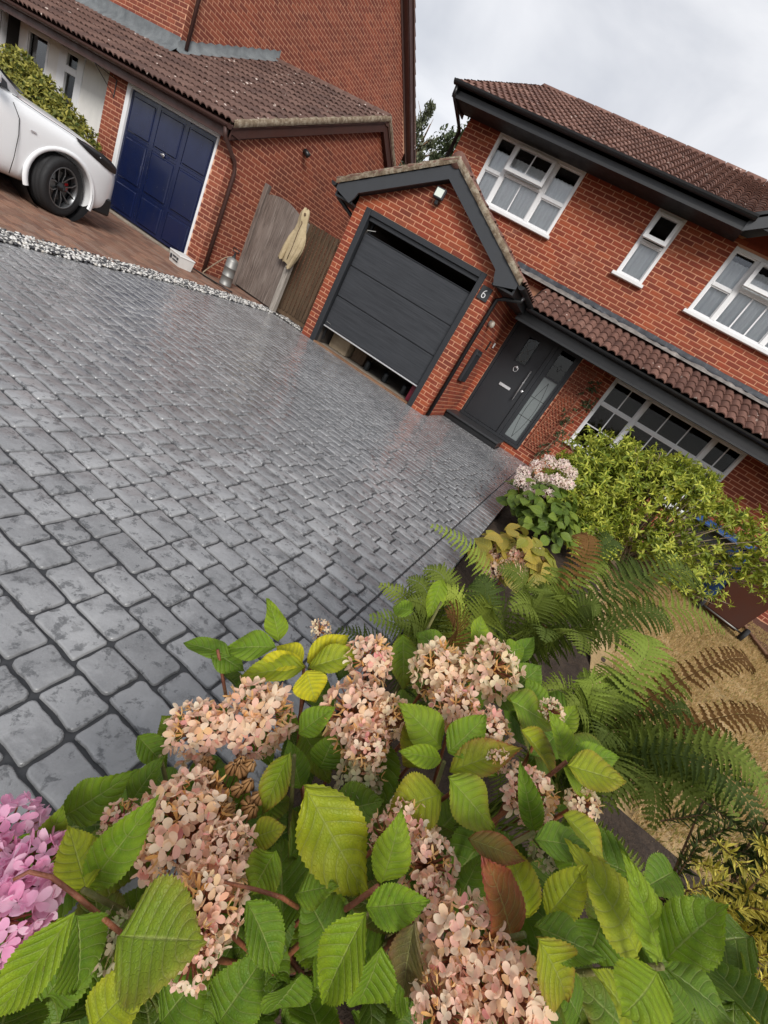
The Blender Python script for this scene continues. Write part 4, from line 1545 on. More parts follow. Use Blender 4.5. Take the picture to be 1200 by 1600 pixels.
# verges on the gable
for s_ in (1, -1):
    ye, ze = (NEY, NEZ) if s_ > 0 else (13.7, 2.25)
    A_, B_ = Vector((VX2, ye, ze)), Vector((VX2, AY, AZ + .05))
    MB().prism([A_ + Vector((-.02, 0, -.03)), B_ + Vector((-.02, 0, -.03)), B_ + Vector((-.02, 0, -.25)), A_ + Vector((-.02, .0, -.22))], (-.03, 0, 0)).build('barge_board', M['brown'], nr)
    MB().prism([A_ + Vector((-.05, 0, -.22)), B_ + Vector((-.05, 0, -.22)), B_ + Vector((-.05, 0, -.25)), A_ + Vector((-.05, 0, -.25))], (NX - VX2 + .06, 0, 0)).build('soffit', M['brown'], nr)
    rows = []
    for i in range(44):
        p = A_.lerp(B_, i / 43)
        j = rnd.uniform(-.008, .008)
        rows.append([(p.x + .012 + j, p.y, p.z - .045), (p.x + .025 + j, p.y, p.z - .01), (p.x + .015 + j, p.y, p.z + .055 + j), (p.x - .08, p.y, p.z + .06), (p.x - .08, p.y, p.z - .04)])
    MB().grid(rows).build('verge', M['verge'], nr, True)
MB().box(-16, VX2, NEY - .0, NEY + .022, 2.06, 2.24).build('fascia', M['brown'], nr)
MB().box(-16, NX - .11, NEY + .022, MY0, 2.145, 2.165).build('soffit', M['brown_lt'], nr)
MB().box(NX - .11, VX2, NEY + .022, NY, 2.145, 2.165).build('eaves_end', M['brown'], nr)
gutter(MB(), (-16, NEY - .07, 2.235), (VX2 + .02, NEY - .07, 2.235), .06).build('gutter', M['brown'], nr)
MB().tube([(VX2 - .05, NEY - .07, 2.18), (VX2 - .05, NEY - .05, 2.08), (NX + .045, NY + .08, 1.85), (NX + .045, NY + .14, 1.72), (NX + .045, NY + .14, .03)], .034, 10).build('downpipe', M['brown'], nb, True)
MB().tube([(MX + .05, MY0 + .12, 3.2), (MX + .05, MY0 + .12, 6)], .034, 10).build('downpipe', M['brown'], nb, True)
# flashings
zf = lambda y_: NEZ + (y_ - NEY) * ns.z / ns.y
MB().grid([[(x, MY0 - .012, zf(MY0) + .28), (x, MY0 - .02, zf(MY0) + .12), (x, MY0 - .16, zf(MY0 - .16) + .055)] for x in np.linspace(-16, MX + .02, 30)]).build('lead_flashing', M['lead_lt'], nr, True)
MB().grid([[(MX + .012, y_, zf(y_) + .22 + .03 * (i % 2)), (MX + .03, y_, zf(y_) + .09), (MX + .16, y_, zf(y_) + .06)] for i, y_ in enumerate(np.linspace(MY0 - .05, AY, 26))]).build('lead_flashing', M['lead_lt'], nr, True)
# navy garage door
bd_ = bpy.data.objects.new('garage_door', None)
link(bd_, nb, Matrix.Translation((-8.5, NY, 0)))
bd_['label'] = 'navy blue panelled door in a white frame'
f = MB()
f.bbox(BD[0], BD[0] + .10, NY - .02, NY + .08, 0, BD[3], .006)
f.bbox(BD[1] - .045, BD[1], NY - .02, NY + .08, 0, BD[3], .006)
f.bbox(BD[0] + .10, BD[1] - .045, NY - .016, NY + .08, BD[3] - .14, BD[3], .006)
f.bbox(BD[0] + .08, BD[1] - .03, NY - .034, NY - .0, BD[3] - .03, BD[3] + .02, .006)
f.build('door_frame', M['white'], bd_)
bx0, bx1, bz0, bz1 = BD[0] + .10, BD[1] - .045, .06, BD[3] - .14
MB().box(bx0, bx1, NY + .04, NY + .06, bz0, bz1).build('door_skin', M['navy'], bd_)
cw = (bx1 - bx0) / 3
rail = MB()
for i in range(4):
    rail.bbox(bx0 + cw * i - .045 + (.045 if i == 0 else 0), bx0 + cw * i + .045 - (.045 if i == 3 else 0), NY + .022, NY + .0405, bz0, bz1, .004)
rail.build('stile', M['navy'], bd_)
for i in range(3):
    for (a, b) in ((bz0 + .06, bz0 + .5), (bz0 + .60, bz0 + 1.25), (bz0 + 1.35, bz1 - .08)):
        xa, xb = bx0 + cw * i + .085, bx0 + cw * (i + 1) - .085
        MB().bbox(xa, xb, NY + .004, NY + .041, a, b, .034).build('raised_panel', M['navy'], bd_)
        c = .045
        MB().bbox(xa - .03, xb + .03, NY + .026, NY + .0402, a - .028, b + .028, .006).build('moulding', M['navy'], bd_)
    for zz in (bz0 + .03, bz0 + .55, bz0 + 1.30, bz1 - .04):
        MB().bbox(bx0 + cw * i + .04, bx0 + cw * (i + 1) - .04, NY + .024, NY + .0403, zz - .025, zz + .025, .004).build('door_rail', M['navy'], bd_)
hd = MB()
hd.lathe([(.03, 0), (.03, -.015), (.012, -.02), (.012, -.05)], (bx0 + cw * 1.5, NY + .012, bz0 + 1.30), 12, 'Y')
hd.tube([(bx0 + cw * 1.5 - .01, NY - .035, bz0 + 1.30), (bx0 + cw * 1.5 + .07, NY - .035, bz0 + 1.315)], .010, 8)
hd.build('door_handle', M['chrome'], bd_, True)
MB().bbox(BD[0] - .02, BD[1] + .02, NY - .10, NY + .0, -.02, .05, .01).build('door_sill', M['concrete'], bd_)
# white porch wall, glazed door and windows further left
PY = 6.95
pw = MB()
PW = [(-12.50, -11.70, -.1, 2.12), (-13.62, -12.86, .85, 2.12)]
for a, b, c, d in wall_cells(-14.0, -10.25, -.1, 2.15, PW):
    pw.box(a, b, PY, PY + .12, c, d)
pw.box(-10.35, -10.25, NY + .1, PY, -.1, 2.15)
pw.build('porch_wall', M['render'], nb)
pd = MB()
pd.bbox(-12.50, -12.24, PY - .02, PY + .07, 0, 2.12, .006)
pd.bbox(-11.90, -11.70, PY - .02, PY + .07, 0, 2.12, .006)
pd.bbox(-12.24, -11.90, PY - .018, PY + .07, 2.06, 2.12, .006)
pd.bbox(-12.24, -11.90, PY - .018, PY + .07, 1.74, 1.86, .006)
pd.bbox(-12.24, -11.90, PY - .018, PY + .07, 0, .95, .006)
pdo = pd.build('porch_door', M['white'], nb)
MB().box(-12.24, -11.90, PY + .03, PY + .036, .95, 2.06).build('pane', M['glass_dark'], pdo)
MB().box(-12.4, -11.8, PY + .3, PY + .31, .5, 2.2).build('hall_back', M['dark'], pdo)
window('window', nb, -13.62, -12.86, .85, 2.12, PY, [(0, 1, [(.52, 0, 0, 0), (.48, 0, 0, 0)])], None, True, True)['label'] = 'narrow porch window with grey curtains'
cu = MB().grid([[(-13.6 + .012 * k, PY + .10 + .02 * math.sin(k * .8), z_) for k in range(62)] for z_ in (.86, 2.11)])
cu.build('porch_curtain', M['concrete'], nb, True)
window('window', nb, -16.6, -14.0, .7, 2.14, 6.62, [(0, .5, [(.45, 0, 0, 0), (.55, 0, 0, 0)]), (.5, 1, [(.45, 1, 0, 0), (.55, 1, 0, 0)])], None, True, True)['label'] = 'projecting white window at the far end of the porch'
MB().box(-14.12, -14.0, 6.69, PY, -.1, 2.14).build('bay_side', M['white'], nb)
MB().box(-16.6, -14.0, 6.62, 6.72, -.1, .65).build('bay_wall', M['render'], nb)
# hanging basket bracket on the brick pier
hb = thing('bracket', (-10.1, NY - .1, 1.7), 'thin black hanging bracket on the pier beside the navy door', 'bracket')
MB().tube([(-10.02, NY - .012, 1.75), (-10.02, NY - .012, 2.02)], .009, 6).build('back_bar', M['black'], hb)
MB().tube([(-10.02, NY - .012, 2.02), (-10.02, NY - .42, 2.04)], .008, 6).build('arm', M['black'], hb)
MB().tube([(-10.02, NY - .012, 1.77), (-10.02, NY - .40, 2.03)], .007, 6).build('brace', M['black'], hb)
sl_ = thing('security_lamp', (NX + .05, 8.1, 2.75), 'small black security lamp high on the neighbouring garage gable', 'lamp')
MB().lathe([(.04, 0), (.05, .03), (.03, .05)], (NX + .009, 8.05, 2.72), 12, 'X').build('base', M['black'], sl_, True)
Rl = Matrix.Translation((NX + .13, 8.0, 2.70)) @ Matrix.Rotation(.5, 4, 'Z') @ Matrix.Rotation(.5, 4, 'Y')
MB().lathe([(.03, -.07), (.045, -.02), (.055, .05), (.05, .052)], (0, 0, 0), 14, 'X', Rl).build('spot_head', M['black'], sl_, True)

# ------------------------------------------------------------------ gate, fence, post, coat
gt_ = thing('garden_gate', (-6.4, 7.36, 0), 'weathered grey board gate with an arched top against the neighbouring wall', 'gate')
gx0, gx1 = -6.93, -5.88
nbrd = 10
for k in range(nbrd):
    a = gx0 + (gx1 - gx0) * k / nbrd
    b = gx0 + (gx1 - gx0) * (k + 1) / nbrd
    arc = lambda x: 1.66 + .14 * math.sin(PI * min(1, max(0, (x - gx0 + .05) / (gx1 - gx0) * .85 + .12)))
    yy = 7.40 - .1 * (k / nbrd) + rnd.uniform(-.003, .003)
    MB().prism([(a + .0025, yy, .05), (b - .0025, yy, .05), (b - .0025, yy, arc(b)), (a + .0025, yy, arc(a))], (0, .02, 0)).build('board', M['wood_grey'], gt_)
for zz in (.35, 1.35):
    MB().box(gx0 + .02, gx1 - .02, 7.42, 7.46, zz, zz + .1).build('cross_rail', M['wood_brown'], gt_)
tag(MB().bbox(-7.03, -6.935, 7.38, 7.47, -.02, 1.88, .006).build('gate_jamb', M['wood_grey']), 'slim timber post between the arched gate and the brick wall', 'post')
tag(MB().bbox(-5.86, -5.755, 7.24, 7.345, -.05, 1.66, .008).build('gate_post', M['wood_pale']), 'square grey timber post with the coat hung over its top', 'post')
fp = thing('fence_panel', (-5.3, 7.62, 0), 'brown feather-edge fence panel between the post and our garage', 'fence')
n_ = 12
for k in range(n_):
    a = -6.05 + 1.07 * k / n_
    b = a + 1.07 / n_
    MB().prism([(a, 7.60, .12), (b + .006, 7.570, .12), (b + .006, 7.570, 1.70 + rnd.uniform(-.01, .01)), (a, 7.60, 1.70)], (0, .012, 0)).build('board', M['wood_brown'], fp)
MB().box(-6.05, -4.98, 7.60, 7.64, .02, .115).build('gravel_board', M['wood_brown'], fp)
for zz in (.4, 1.5):
    MB().box(-6.05, -4.98, 7.615, 7.66, zz, zz + .08).build('cross_rail', M['wood_brown'], fp)
# coat
M['coat'] = noise_mat('beige_cloth', [(.3, (.36, .28, .16)), (.7, (.50, .40, .25))], 9, .9, 30, .02)
ct = thing('coat', (-5.81, 7.22, .85), 'beige hooded coat hanging on the gate post', 'coat')


def drape(levels, n=28, fold=.014, fk=7, seed=0):
    r_ = random.Random(seed)
    ph = r_.random() * 6
    rows = []
    for (z, cx, cy, rx, ry) in levels:
        ring = []
        for k in range(n + 1):
            a = 2 * PI * k / n
            w_ = 1 + (fold / max(rx, ry)) * math.sin(a * fk + ph + z * 5) + .03 * math.sin(a * 3 + z * 11)
            ring.append((cx + rx * w_ * math.cos(a), cy + ry * w_ * math.sin(a), z + .012 * math.sin(a * 3 + ph)))
        rows.append(ring)
    return MB().grid(rows)


drape([(1.845, -5.875, 7.27, .018, .018), (1.83, -5.87, 7.26, .055, .05), (1.77, -5.855, 7.24, .085, .065), (1.68, -5.84, 7.235, .095, .07), (1.58, -5.82, 7.235, .10, .065), (1.50, -5.81, 7.235, .118, .065), (1.42, -5.80, 7.235, .145, .068), (1.32, -5.79, 7.23, .165, .07), (1.20, -5.785, 7.23, .16, .07), (1.05, -5.80, 7.23, .145, .065), (.95, -5.815, 7.23, .13, .06), (.90, -5.82, 7.23, .115, .055)], n=40, fold=.007, fk=5, seed=1).build('body', M['coat'], ct, True)
drape([(1.44, -5.90, 7.215, .035, .04), (1.30, -5.93, 7.195, .05, .045), (1.14, -5.95, 7.18, .048, .042), (1.00, -5.965, 7.18, .044, .038), (.92, -5.97, 7.18, .042, .036)], n=16, fold=.005, fk=4, seed=3).build('sleeve', M['coat'], ct, True)
drape([(1.40, -5.67, 7.21, .035, .04), (1.22, -5.655, 7.18, .045, .042), (1.05, -5.68, 7.17, .042, .04), (.92, -5.71, 7.17, .04, .036), (.84, -5.73, 7.17, .036, .034)], n=16, fold=.005, fk=4, seed=4).build('sleeve', M['coat'], ct, True)
MB().lathe([(.022, .01), (.020, -.004), (.012, -.006)], (-5.81, 7.178, 1.745), 14, 'Y', Matrix.Diagonal((1, 1, 1.35, 1))).build('hood_opening', M['wood_brown'], ct, True)
MB().tube([(-5.83, 7.172, 1.66), (-5.80, 7.17, 1.62), (-5.79, 7.172, 1.60), (-5.80, 7.165, 1.45), (-5.79, 7.155, 1.2), (-5.81, 7.162, .97)], [.004, .012, .010, .007, .006, .006], 6).build('fold_shade', M['wood_brown'], ct, True)  # dark strip painting the shade of the coat's front fold

# sprayer, tub
sp = thing('garden_sprayer', (-6.55, 6.75, 0.02), 'dented steel pressure sprayer with a T handle by the brick wall', 'sprayer')
MB().lathe([(.10, .022), (.105, .026), (.105, .05), (.102, .052), (.102, .19), (.106, .193), (.106, .203), (.102, .206), (.102, .34), (.106, .343), (.106, .353), (.102, .356), (.102, .46), (.085, .50), (.04, .52), (.03, .53)], (-6.55, 6.75, 0), 22).build('tank', M['steel'], sp, True)
MB().lathe([(.035, .515), (.035, .545), (.02, .55), (.02, .60)], (-6.55, 6.75, 0), 14).build('cap', M['black'], sp, True)
MB().tube([(-6.55, 6.75, .58), (-6.55, 6.75, .62), (-6.62, 6.75, .625), (-6.62, 6.75, .68), (-6.48, 6.75, .68), (-6.48, 6.75, .625), (-6.55, 6.75, .62)], .010, 8).build('handle', M['black'], sp, True)
MB().tube([(-6.57, 6.73, .53), (-6.66, 6.68, .46), (-6.76, 6.62, .30), (-6.85, 6.55, .12), (-6.88, 6.52, .045), (-6.80, 6.45, .035), (-6.62, 6.42, .035), (-6.45, 6.46, .035)], .011, 8).build('hose', M['stem_pale'], sp, True)
M['tub_white'] = paint('tub_plastic', (.72, .71, .68), .45, .2)
tb = thing('plastic_tub', (-6.8, 5.85, .02), 'white plastic tub with lid and printed labels at the pier foot', 'tub')
Rt = Matrix.Translation((-6.80, 5.95, .022)) @ Matrix.Rotation(-.25, 4, 'Z')
bd2 = MB()
bd2.add([Rt @ Vector(p) for p in [(-.17, -.11, 0), (.17, -.11, 0), (.17, .11, 0), (-.17, .11, 0), (-.19, -.125, .16), (.19, -.125, .16), (.19, .125, .16), (-.19, .125, .16)]], [(0, 3, 2, 1), (4, 5, 6, 7), (0, 1, 5, 4), (1, 2, 6, 5), (2, 3, 7, 6), (3, 0, 4, 7)])
bd2.build('body', M['tub_white'], tb)
MB().bbox(-.2, .2, -.135, .135, .16, .185, .008, Rt).build('lid', M['tub_white'], tb)
lb = MB()
for a, b, c, d in ((-.15, -.09, .05, .12), (-.06, .06, .10, .125), (-.05, .13, .05, .07), (.08, .14, .09, .125)):
    lb.box(a, b, -.1265, -.118, c, d, Rt)
lb.build('printed_label', M['charcoal'], tb)
tag(MB().tube([(-6.95, 6.3, .045), (-6.7, 6.33, .045), (-6.3, 6.42, .045), (-6.1, 6.5, .045)], .012, 6).build('lance', M['black'], None, True), 'thin black sprayer lance lying on the paving in front of the sprayer', 'lance')

# ------------------------------------------------------------------ car
M['car_white'] = new_mat('white_car_paint', (.86, .87, .88), .25)
M['car_white'].node_tree.nodes['Principled BSDF'].inputs['Coat Weight'].default_value = .6
M['car_grey'] = new_mat('grey_trim', (.40, .41, .41), .35)
M['red'] = new_mat('red_caliper', (.5, .01, .012), .4)
M['rim_dark'] = new_mat('rim_black', (.015, .015, .016), .3)
M['rim_cut'] = new_mat('rim_polished', (.20, .205, .21), .35, .7)
CARM = Matrix.Translation((-7.96, 4.15, .022)) @ Matrix.Rotation(math.radians(1.0), 4, 'Z')
car = bpy.data.objects.new('parked_car', None)
link(car, None, CARM)
tag(car, 'white car with black and silver alloy wheel parked before the navy garage door', 'car')


def cpart(mb, name, mat, par=car, smooth=True):
    me = mb.mesh(name, mat, smooth)
    import bmesh
    b_ = bmesh.new()
    b_.from_mesh(me)
    bmesh.ops.recalc_face_normals(b_, faces=b_.faces)
    b_.to_mesh(me)
    b_.free()
    o_ = bpy.data.objects.new(name, me)
    return link(o_, par, CARM)


#      y     zlow  xw    zsh   xtop  ztop_edge zc
ST = [(.86, .36, .50, .62, .42, .74, .78), (.82, .26, .68, .62, .60, .82, .86), (.70, .20, .80, .66, .72, .87, .93), (.50, .18, .875, .72, .79, .925, .99),
      (.25, .18, .915, .78, .83, .965, 1.03), (-.05, .18, .925, .82, .84, .995, 1.06), (-.40, .19, .925, .84, .835, 1.03, 1.095), (-.62, .19, .925, .85, .83, 1.05, 1.12),
      (-1.1, .19, .925, .86, .84, 1.06, 1.14), (-1.8, .19, .925, .87, .84, 1.07, 1.14), (-2.6, .20, .92, .89, .83, 1.08, 1.14), (-3.1, .22, .90, .90, .79, 1.07, 1.10),
      (-3.42, .28, .80, .86, .70, 1.0, 1.04), (-3.50, .40, .62, .75, .55, .92, .95)]
rows = []
for y_, zl, xw, zs_, xt, zt, zc in ST:
    half = [(0, zl), (xw * .80, zl), (xw * .955, zl + .07), (xw * .985, zl + (zs_ - zl) * .45), (xw, zs_), (xw * .985, zs_ + (zt - zs_) * .45), (xt + .03, zt - .012), (xt * .93, zt + .018), (xt * .5, zc - .012), (0, zc)]
    full = [(x, z) for x, z in half] + [(-x, z) for x, z in half[-2:0:-1]]
    rows.append([(x, y_, z) for x, z in full])
b = MB()
n_ = len(rows[0])
V = [p for r_ in rows for p in r_]
F = [(i * n_ + j, i * n_ + (j + 1) % n_, (i + 1) * n_ + (j + 1) % n_, (i + 1) * n_ + j) for i in range(len(rows) - 1) for j in range(n_)]
F += [tuple(range(n_)), tuple(range((len(rows) - 1) * n_, len(rows) * n_))[::-1]]
b.add(V, F)
body = cpart(b, 'body', M['car_white'])
md = body.modifiers.new('s', 'SUBSURF')
md.levels = md.render_levels = 2
cut = MB()
for yy in (0, -2.7):
    cut.lathe([(.405, .55), (.405, 1.2)], (0, yy, .35), 40, 'X')
    cut.lathe([(.405, -1.2), (.405, -.55)], (0, yy, .35), 40, 'X')
cutter = cpart(cut, 'cutter', None)
bo = body.modifiers.new('b', 'BOOLEAN')
bo.operation = 'DIFFERENCE'
bo.object = cutter
bo.solver = 'EXACT'
bpy.context.view_layer.update()
dgph = bpy.context.evaluated_depsgraph_get()
me = bpy.data.meshes.new_from_object(body.evaluated_get(dgph))
body.modifiers.clear()
body.data = me
me.polygons.foreach_set('use_smooth', [True] * len(me.polygons))
me.set_sharp_from_angle(angle=math.radians(40))
W.pop(cutter.name)
bpy.data.objects.remove(cutter)
for yy in (0, -2.7):
    for s_ in (1, -1):
        # arch lip
        ring = []
        for k in range(33):
            a = -.32 + (PI + .64) * k / 32
            ca_, sa_ = math.cos(a), math.sin(a)
            xo = .92 - .05 * max(0, ca_ * (1 if yy == 0 else -1)) ** 2
            ring.append([(s_ * (xo - .02), yy + .395 * ca_, .35 + .395 * sa_), (s_ * (xo + .008), yy + .402 * ca_, .35 + .402 * sa_), (s_ * (xo + .006), yy + .445 * ca_, .35 + .445 * sa_), (s_ * (xo - .02), yy + .452 * ca_, .35 + .452 * sa_)])
        cpart(MB().grid(ring), 'arch_trim', M['car_white'])
        wl = MB().lathe([(.05, .50), (.41, .50), (.41, .885)], (0, 0, 0), 30, 'X', Matrix.Diagonal((s_, 1, 1, 1)), False)
        wl.v = [(p[0], p[1] + yy, p[2] + .35) for p in wl.v]
        cpart(wl, 'wheel_liner', M['black'])
        # wheel
        st_ = math.radians(22) if yy == 0 else 0
        WM = CARM @ Matrix.Translation((s_ * .79, yy, .35)) @ Matrix.Rotation(st_ + (0 if s_ > 0 else PI), 4, 'Z')
        wh = bpy.data.objects.new('wheel', None)
        link(wh, car, WM)

        def wpart(mb, name, mat, sm=True):
            o_ = bpy.data.objects.new(name, mb.mesh(name, mat, sm))
            return link(o_, wh, WM)
        ty = MB().lathe([(.245, -.11), (.30, -.12), (.335, -.115), (.348, -.095), (.350, -.07), (.343, -.066), (.343, -.060), (.351, -.056), (.352, -.02), (.345, -.016), (.345, -.008), (.352, -.004), (.352, .03), (.345, .034), (.345, .042), (.351, .046), (.348, .085), (.335, .105), (.30, .112), (.25, .10)], (0, 0, 0), 44, 'X', None, False)
        wpart(ty, 'tyre', M['rubber'])
        wpart(MB().lathe([(.252, .06), (.252, .098), (.240, .104), (.232, .095), (.228, .02)], (0, 0, 0), 40, 'X', None, False), 'rim', M['rim_cut'])
        wpart(MB().lathe([(.24, .005), (.06, .02), (.0, .02)], (0, 0, 0), 30, 'X'), 'rim_well', M['rim_dark'])
        spk, spk2 = MB(), MB()
        for k in range(5):
            for d_ in (-.16, .16):
                a = 2 * PI * k / 5 + PI / 2
                R_ = Matrix.Rotation(a, 4, 'X')
                p = [(.05, -.007 + d_ * .15, .03), (.05, .007 + d_ * .15, .03), (.085, d_ * .35 + .007, .15), (.085, d_ * .35 - .007, .15), (.095, d_ * .30 + .006, .236), (.095, d_ * .30 - .006, .236)]
                q_ = [R_ @ Vector((x, u, v)) for x, u, v in p] + [R_ @ Vector((x - .035, u * 1.1, v)) for x, u, v in p]
                spk.add(q_[:6], [(0, 1, 2, 3), (3, 2, 4, 5)])
                spk2.add(q_, [(0, 3, 9, 6), (1, 2, 8, 7), (3, 5, 11, 9), (2, 4, 10, 8)])
        wpart(spk, 'spoke_face', M['rim_cut'], False)
        wpart(spk2, 'spoke_side', M['rim_dark'], False)
        wpart(MB().lathe([(.05, .04), (.045, .088), (.0, .092)], (0, 0, 0), 16, 'X'), 'hub_cap', M['rim_dark'])
        wpart(MB().lathe([(.17, .0), (.17, .012)], (.01, 0, 0), 30, 'X'), 'brake_disc', M['steel'])
        wpart(MB().bbox(.022, .04, .09, .15, -.04, .06, .008), 'caliper', M['red'], False)
for s_ in (1, -1):
    hl = MB()
    prof = [(.10, .955, .0), (.22, .93, .030), (.36, .90, .045), (.50, .875, .055), (.62, .85, .055), (.72, .83, .04)]
    rr = []
    for y_, z_, h_ in prof:
        xw = float(np.interp(y_, [-.05, .25, .5, .7, .82], [.905, .90, .862, .79, .68]))
        rr.append([(s_ * (xw - .06), y_, z_ + h_ + .012), (s_ * (xw - .008), y_, z_ + h_), (s_ * (xw + .010), y_, z_), (s_ * (xw + .006), y_, z_ - h_), (s_ * (xw - .04), y_, z_ - h_ - .012)])
    cpart(MB().grid(rr), 'headlight', M['rim_dark'])
    cpart(MB().tube([(s_ * (.868 + .012), .40, .895), (s_ * (.84 + .012), .52, .872), (s_ * (.80), .64, .85)], .008, 6), 'light_guide', M['chrome'])
    # door seam, bonnet seam
    cpart(MB().tube([(s_ * .936, -.60, .27), (s_ * .934, -.57, .45), (s_ * .932, -.55, .7), (s_ * .927, -.56, .86), (s_ * .90, -.62, .98)], .004, 5), 'door_seam', M['black'])
    cpart(MB().tube([(s_ * .868, -.62, 1.045), (s_ * .872, -.3, 1.01), (s_ * .872, 0, .985), (s_ * .862, .25, .955), (s_ * .83, .45, .925), (s_ * .74, .66, .885)], .004, 5), 'bonnet_seam', M['black'])
    cpart(MB().bbox(*((.928, .934) if s_ > 0 else (-.934, -.928)), -.44, -.38, .795, .815, .002), 'badge', M['chrome'], car, False)
    # pillars, window, mirror
    cpart(MB().tube([(s_ * .80, -.55, 1.06), (s_ * .74, -.95, 1.30), (s_ * .62, -1.40, 1.55), (s_ * .60, -2.4, 1.60), (s_ * .62, -3.0, 1.50), (s_ * .74, -3.4, 1.08)], .035, 8), 'roof_rail', M['car_white'])
    rr = []
    for y_, zt in ((-.66, 1.12), (-.95, 1.28), (-1.4, 1.51), (-2.4, 1.57), (-3.0, 1.46), (-3.2, 1.2)):
        xx = float(np.interp(zt, [1.1, 1.6], [.835, .63]))
        rr.append([(s_ * .855, y_, 1.065), (s_ * xx, y_, zt)])
    cpart(MB().grid(rr), 'side_window', M['rim_dark'])
    cpart(MB().lathe([(.02, -.10), (.07, -.07), (.085, 0), (.075, .06), (.03, .09)], (0, 0, 0), 14, 'X', Matrix.Translation((s_ * .98, -.86, 1.13)) @ Matrix.Diagonal((1, .6, .85, 1))), 'mirror', M['car_white'])
cpart(MB().grid([[(x, -.45 - .06 * (1 - abs(x)), 1.10) for x in (-.78, -.4, 0, .4, .78)], [(x * .77, -1.40 - .05 * (1 - abs(x)), 1.575) for x in (-.78, -.4, 0, .4, .78)]]), 'windscreen', M['rim_dark'])
cpart(MB().grid([[(x * .77, y_, z_ + .02 * (1 - abs(x))) for x in (-.80, -.4, 0, .4, .80)] for y_, z_ in ((-1.38, 1.575), (-2.0, 1.61), (-2.6, 1.60), (-3.0, 1.53))]), 'roof_panel', M['car_white'])
gr_ = MB()
for s_ in (-1, 1):
    gr_.bbox(s_ * .20 - .16, s_ * .20 + .16, .80, .875, .52, .76, .03)
cpart(gr_, 'grille', M['rim_dark'], car, False)
cpart(MB().bbox(-.6, .6, .74, .84, .25, .40, .03), 'lower_grille', M['rim_dark'], car, False)
for s_ in (1, -1):
    cpart(MB().bbox(*((.74, .80) if s_ > 0 else (-.80, -.74)), .50, .74, .22, .45, .02), 'air_vent', M['black'], car, False)

# ------------------------------------------------------------------ plants
def leaf_mesh(name, mat, nl=16, nw=3, wid=.34, curl=.18, fold=.12, wave=.02, serr=.012, seed=0, tipk=1.0, puck=0.0):
    """ovate leaf, unit length along +Y, upper face +Z, with UVs (u across, v along)"""
    r_ = random.Random(seed)
    tw = r_.uniform(-.25, .25)
    ph = r_.random() * 6
    V, F, UVv = [], [], []
    for i in range(nl + 1):
        t_ = i / nl
        ww = wid * 4.05 * max(0, t_) ** .92 * max(0, 1 - t_) ** 1.18 + .002
        for j in range(-nw, nw + 1):
            s_ = j / nw
            e = ww + (serr * (1 if i % 2 else -1) if abs(j) == nw and 1 < i < nl else 0)
            x = s_ * e
            z = fold * abs(x) - curl * t_ ** 2 + wave * math.sin(t_ * 9 + ph + s_ * 2) * abs(s_) - .25 * x * x + tw * x * t_ * .6 + puck * abs(math.sin(PI * 8 * (t_ - .22 * abs(s_) ** 1.3))) * (1 - abs(s_) ** 3) * min(1, 8 * t_ * (1 - t_))
            V.append((x, t_ * (1 - .05 * abs(s_) * (1 - t_)), z))
            UVv.append((s_ * .5 + .5, t_))
    m = 2 * nw + 1
    for i in range(nl):
        for j in range(m - 1):
            F.append((i * m + j, i * m + j + 1, (i + 1) * m + j + 1, (i + 1) * m + j))
    me = MB().add(V, F).mesh(name, mat, True)
    ul = me.uv_layers.new(name='UVMap')
    uvs = []
    for p in me.polygons:
        for v in p.vertices:
            uvs += UVv[v]
    ul.data.foreach_set('uv', uvs)
    return me


HL = [leaf_mesh('leaf', M['hyd_leaf'], 44, 6, .31 + .035 * (k % 3), .05 + .09 * (k % 4), .50 - .17 * (k % 3), .02 + .022 * (k % 3), .011, k, 1.0, .011) for k in range(14)]


def leaf_frame(base, tip, nrm):
    b_, t_ = Vector(base), Vector(tip)
    yv = (t_ - b_)
    l = yv.length
    yv.normalize()
    n = Vector(nrm)
    n = (n - yv * n.dot(yv)).normalized()
    x = yv.cross(n)
    return b_, x, yv, n, l


GREENS = [(.11, .19, .015), (.15, .24, .016), (.19, .27, .017), (.09, .16, .014), (.23, .29, .017)]


def put_leaf(parent, base, tip, nrm, width=1.0, color=None, blush=0.0, k=None):
    b_, x, yv, n, l = leaf_frame(base, tip, nrm)
    me = HL[rnd.randrange(len(HL)) if k is None else k]
    Mx = Matrix(((x.x * l * width, yv.x * l, n.x * l, b_.x), (x.y * l * width, yv.y * l, n.y * l, b_.y), (x.z * l * width, yv.z * l, n.z * l, b_.z), (0, 0, 0, 1)))
    o_ = bpy.data.objects.new('leaf', me)
    c = color or rnd.choice(GREENS)
    o_.color = (*c, 1 - blush)
    return link(o_, parent, Mx)


# florets
def floret_mesh(name, mat, seed, w_=.55, cup=.25, npet=4):
    r_ = random.Random(seed)
    V, F = [], []
    for k in range(npet):
        a0 = 2 * PI * k / npet + r_.uniform(-.25, .25)
        cu = cup + r_.uniform(-.2, .3)
        n0 = len(V)
        for (rr, ww) in ((.03, .12), (.36, w_ * .78), (.7, w_), (.94, w_ * .68), (1.04, w_ * .22)):
            for s_ in (-1, 0, 1):
                x = s_ * ww * .5
                z = cu * rr * rr + abs(s_) * .08 + r_.uniform(-.05, .05)
                V.append((rr * math.cos(a0) - x * math.sin(a0), rr * math.sin(a0) + x * math.cos(a0), z))
        for i in range(4):
            for j in range(2):
                F.append((n0 + i * 3 + j, n0 + i * 3 + j + 1, n0 + (i + 1) * 3 + j + 1, n0 + (i + 1) * 3 + j))
    return MB().add(V, F).mesh(name, mat, True)


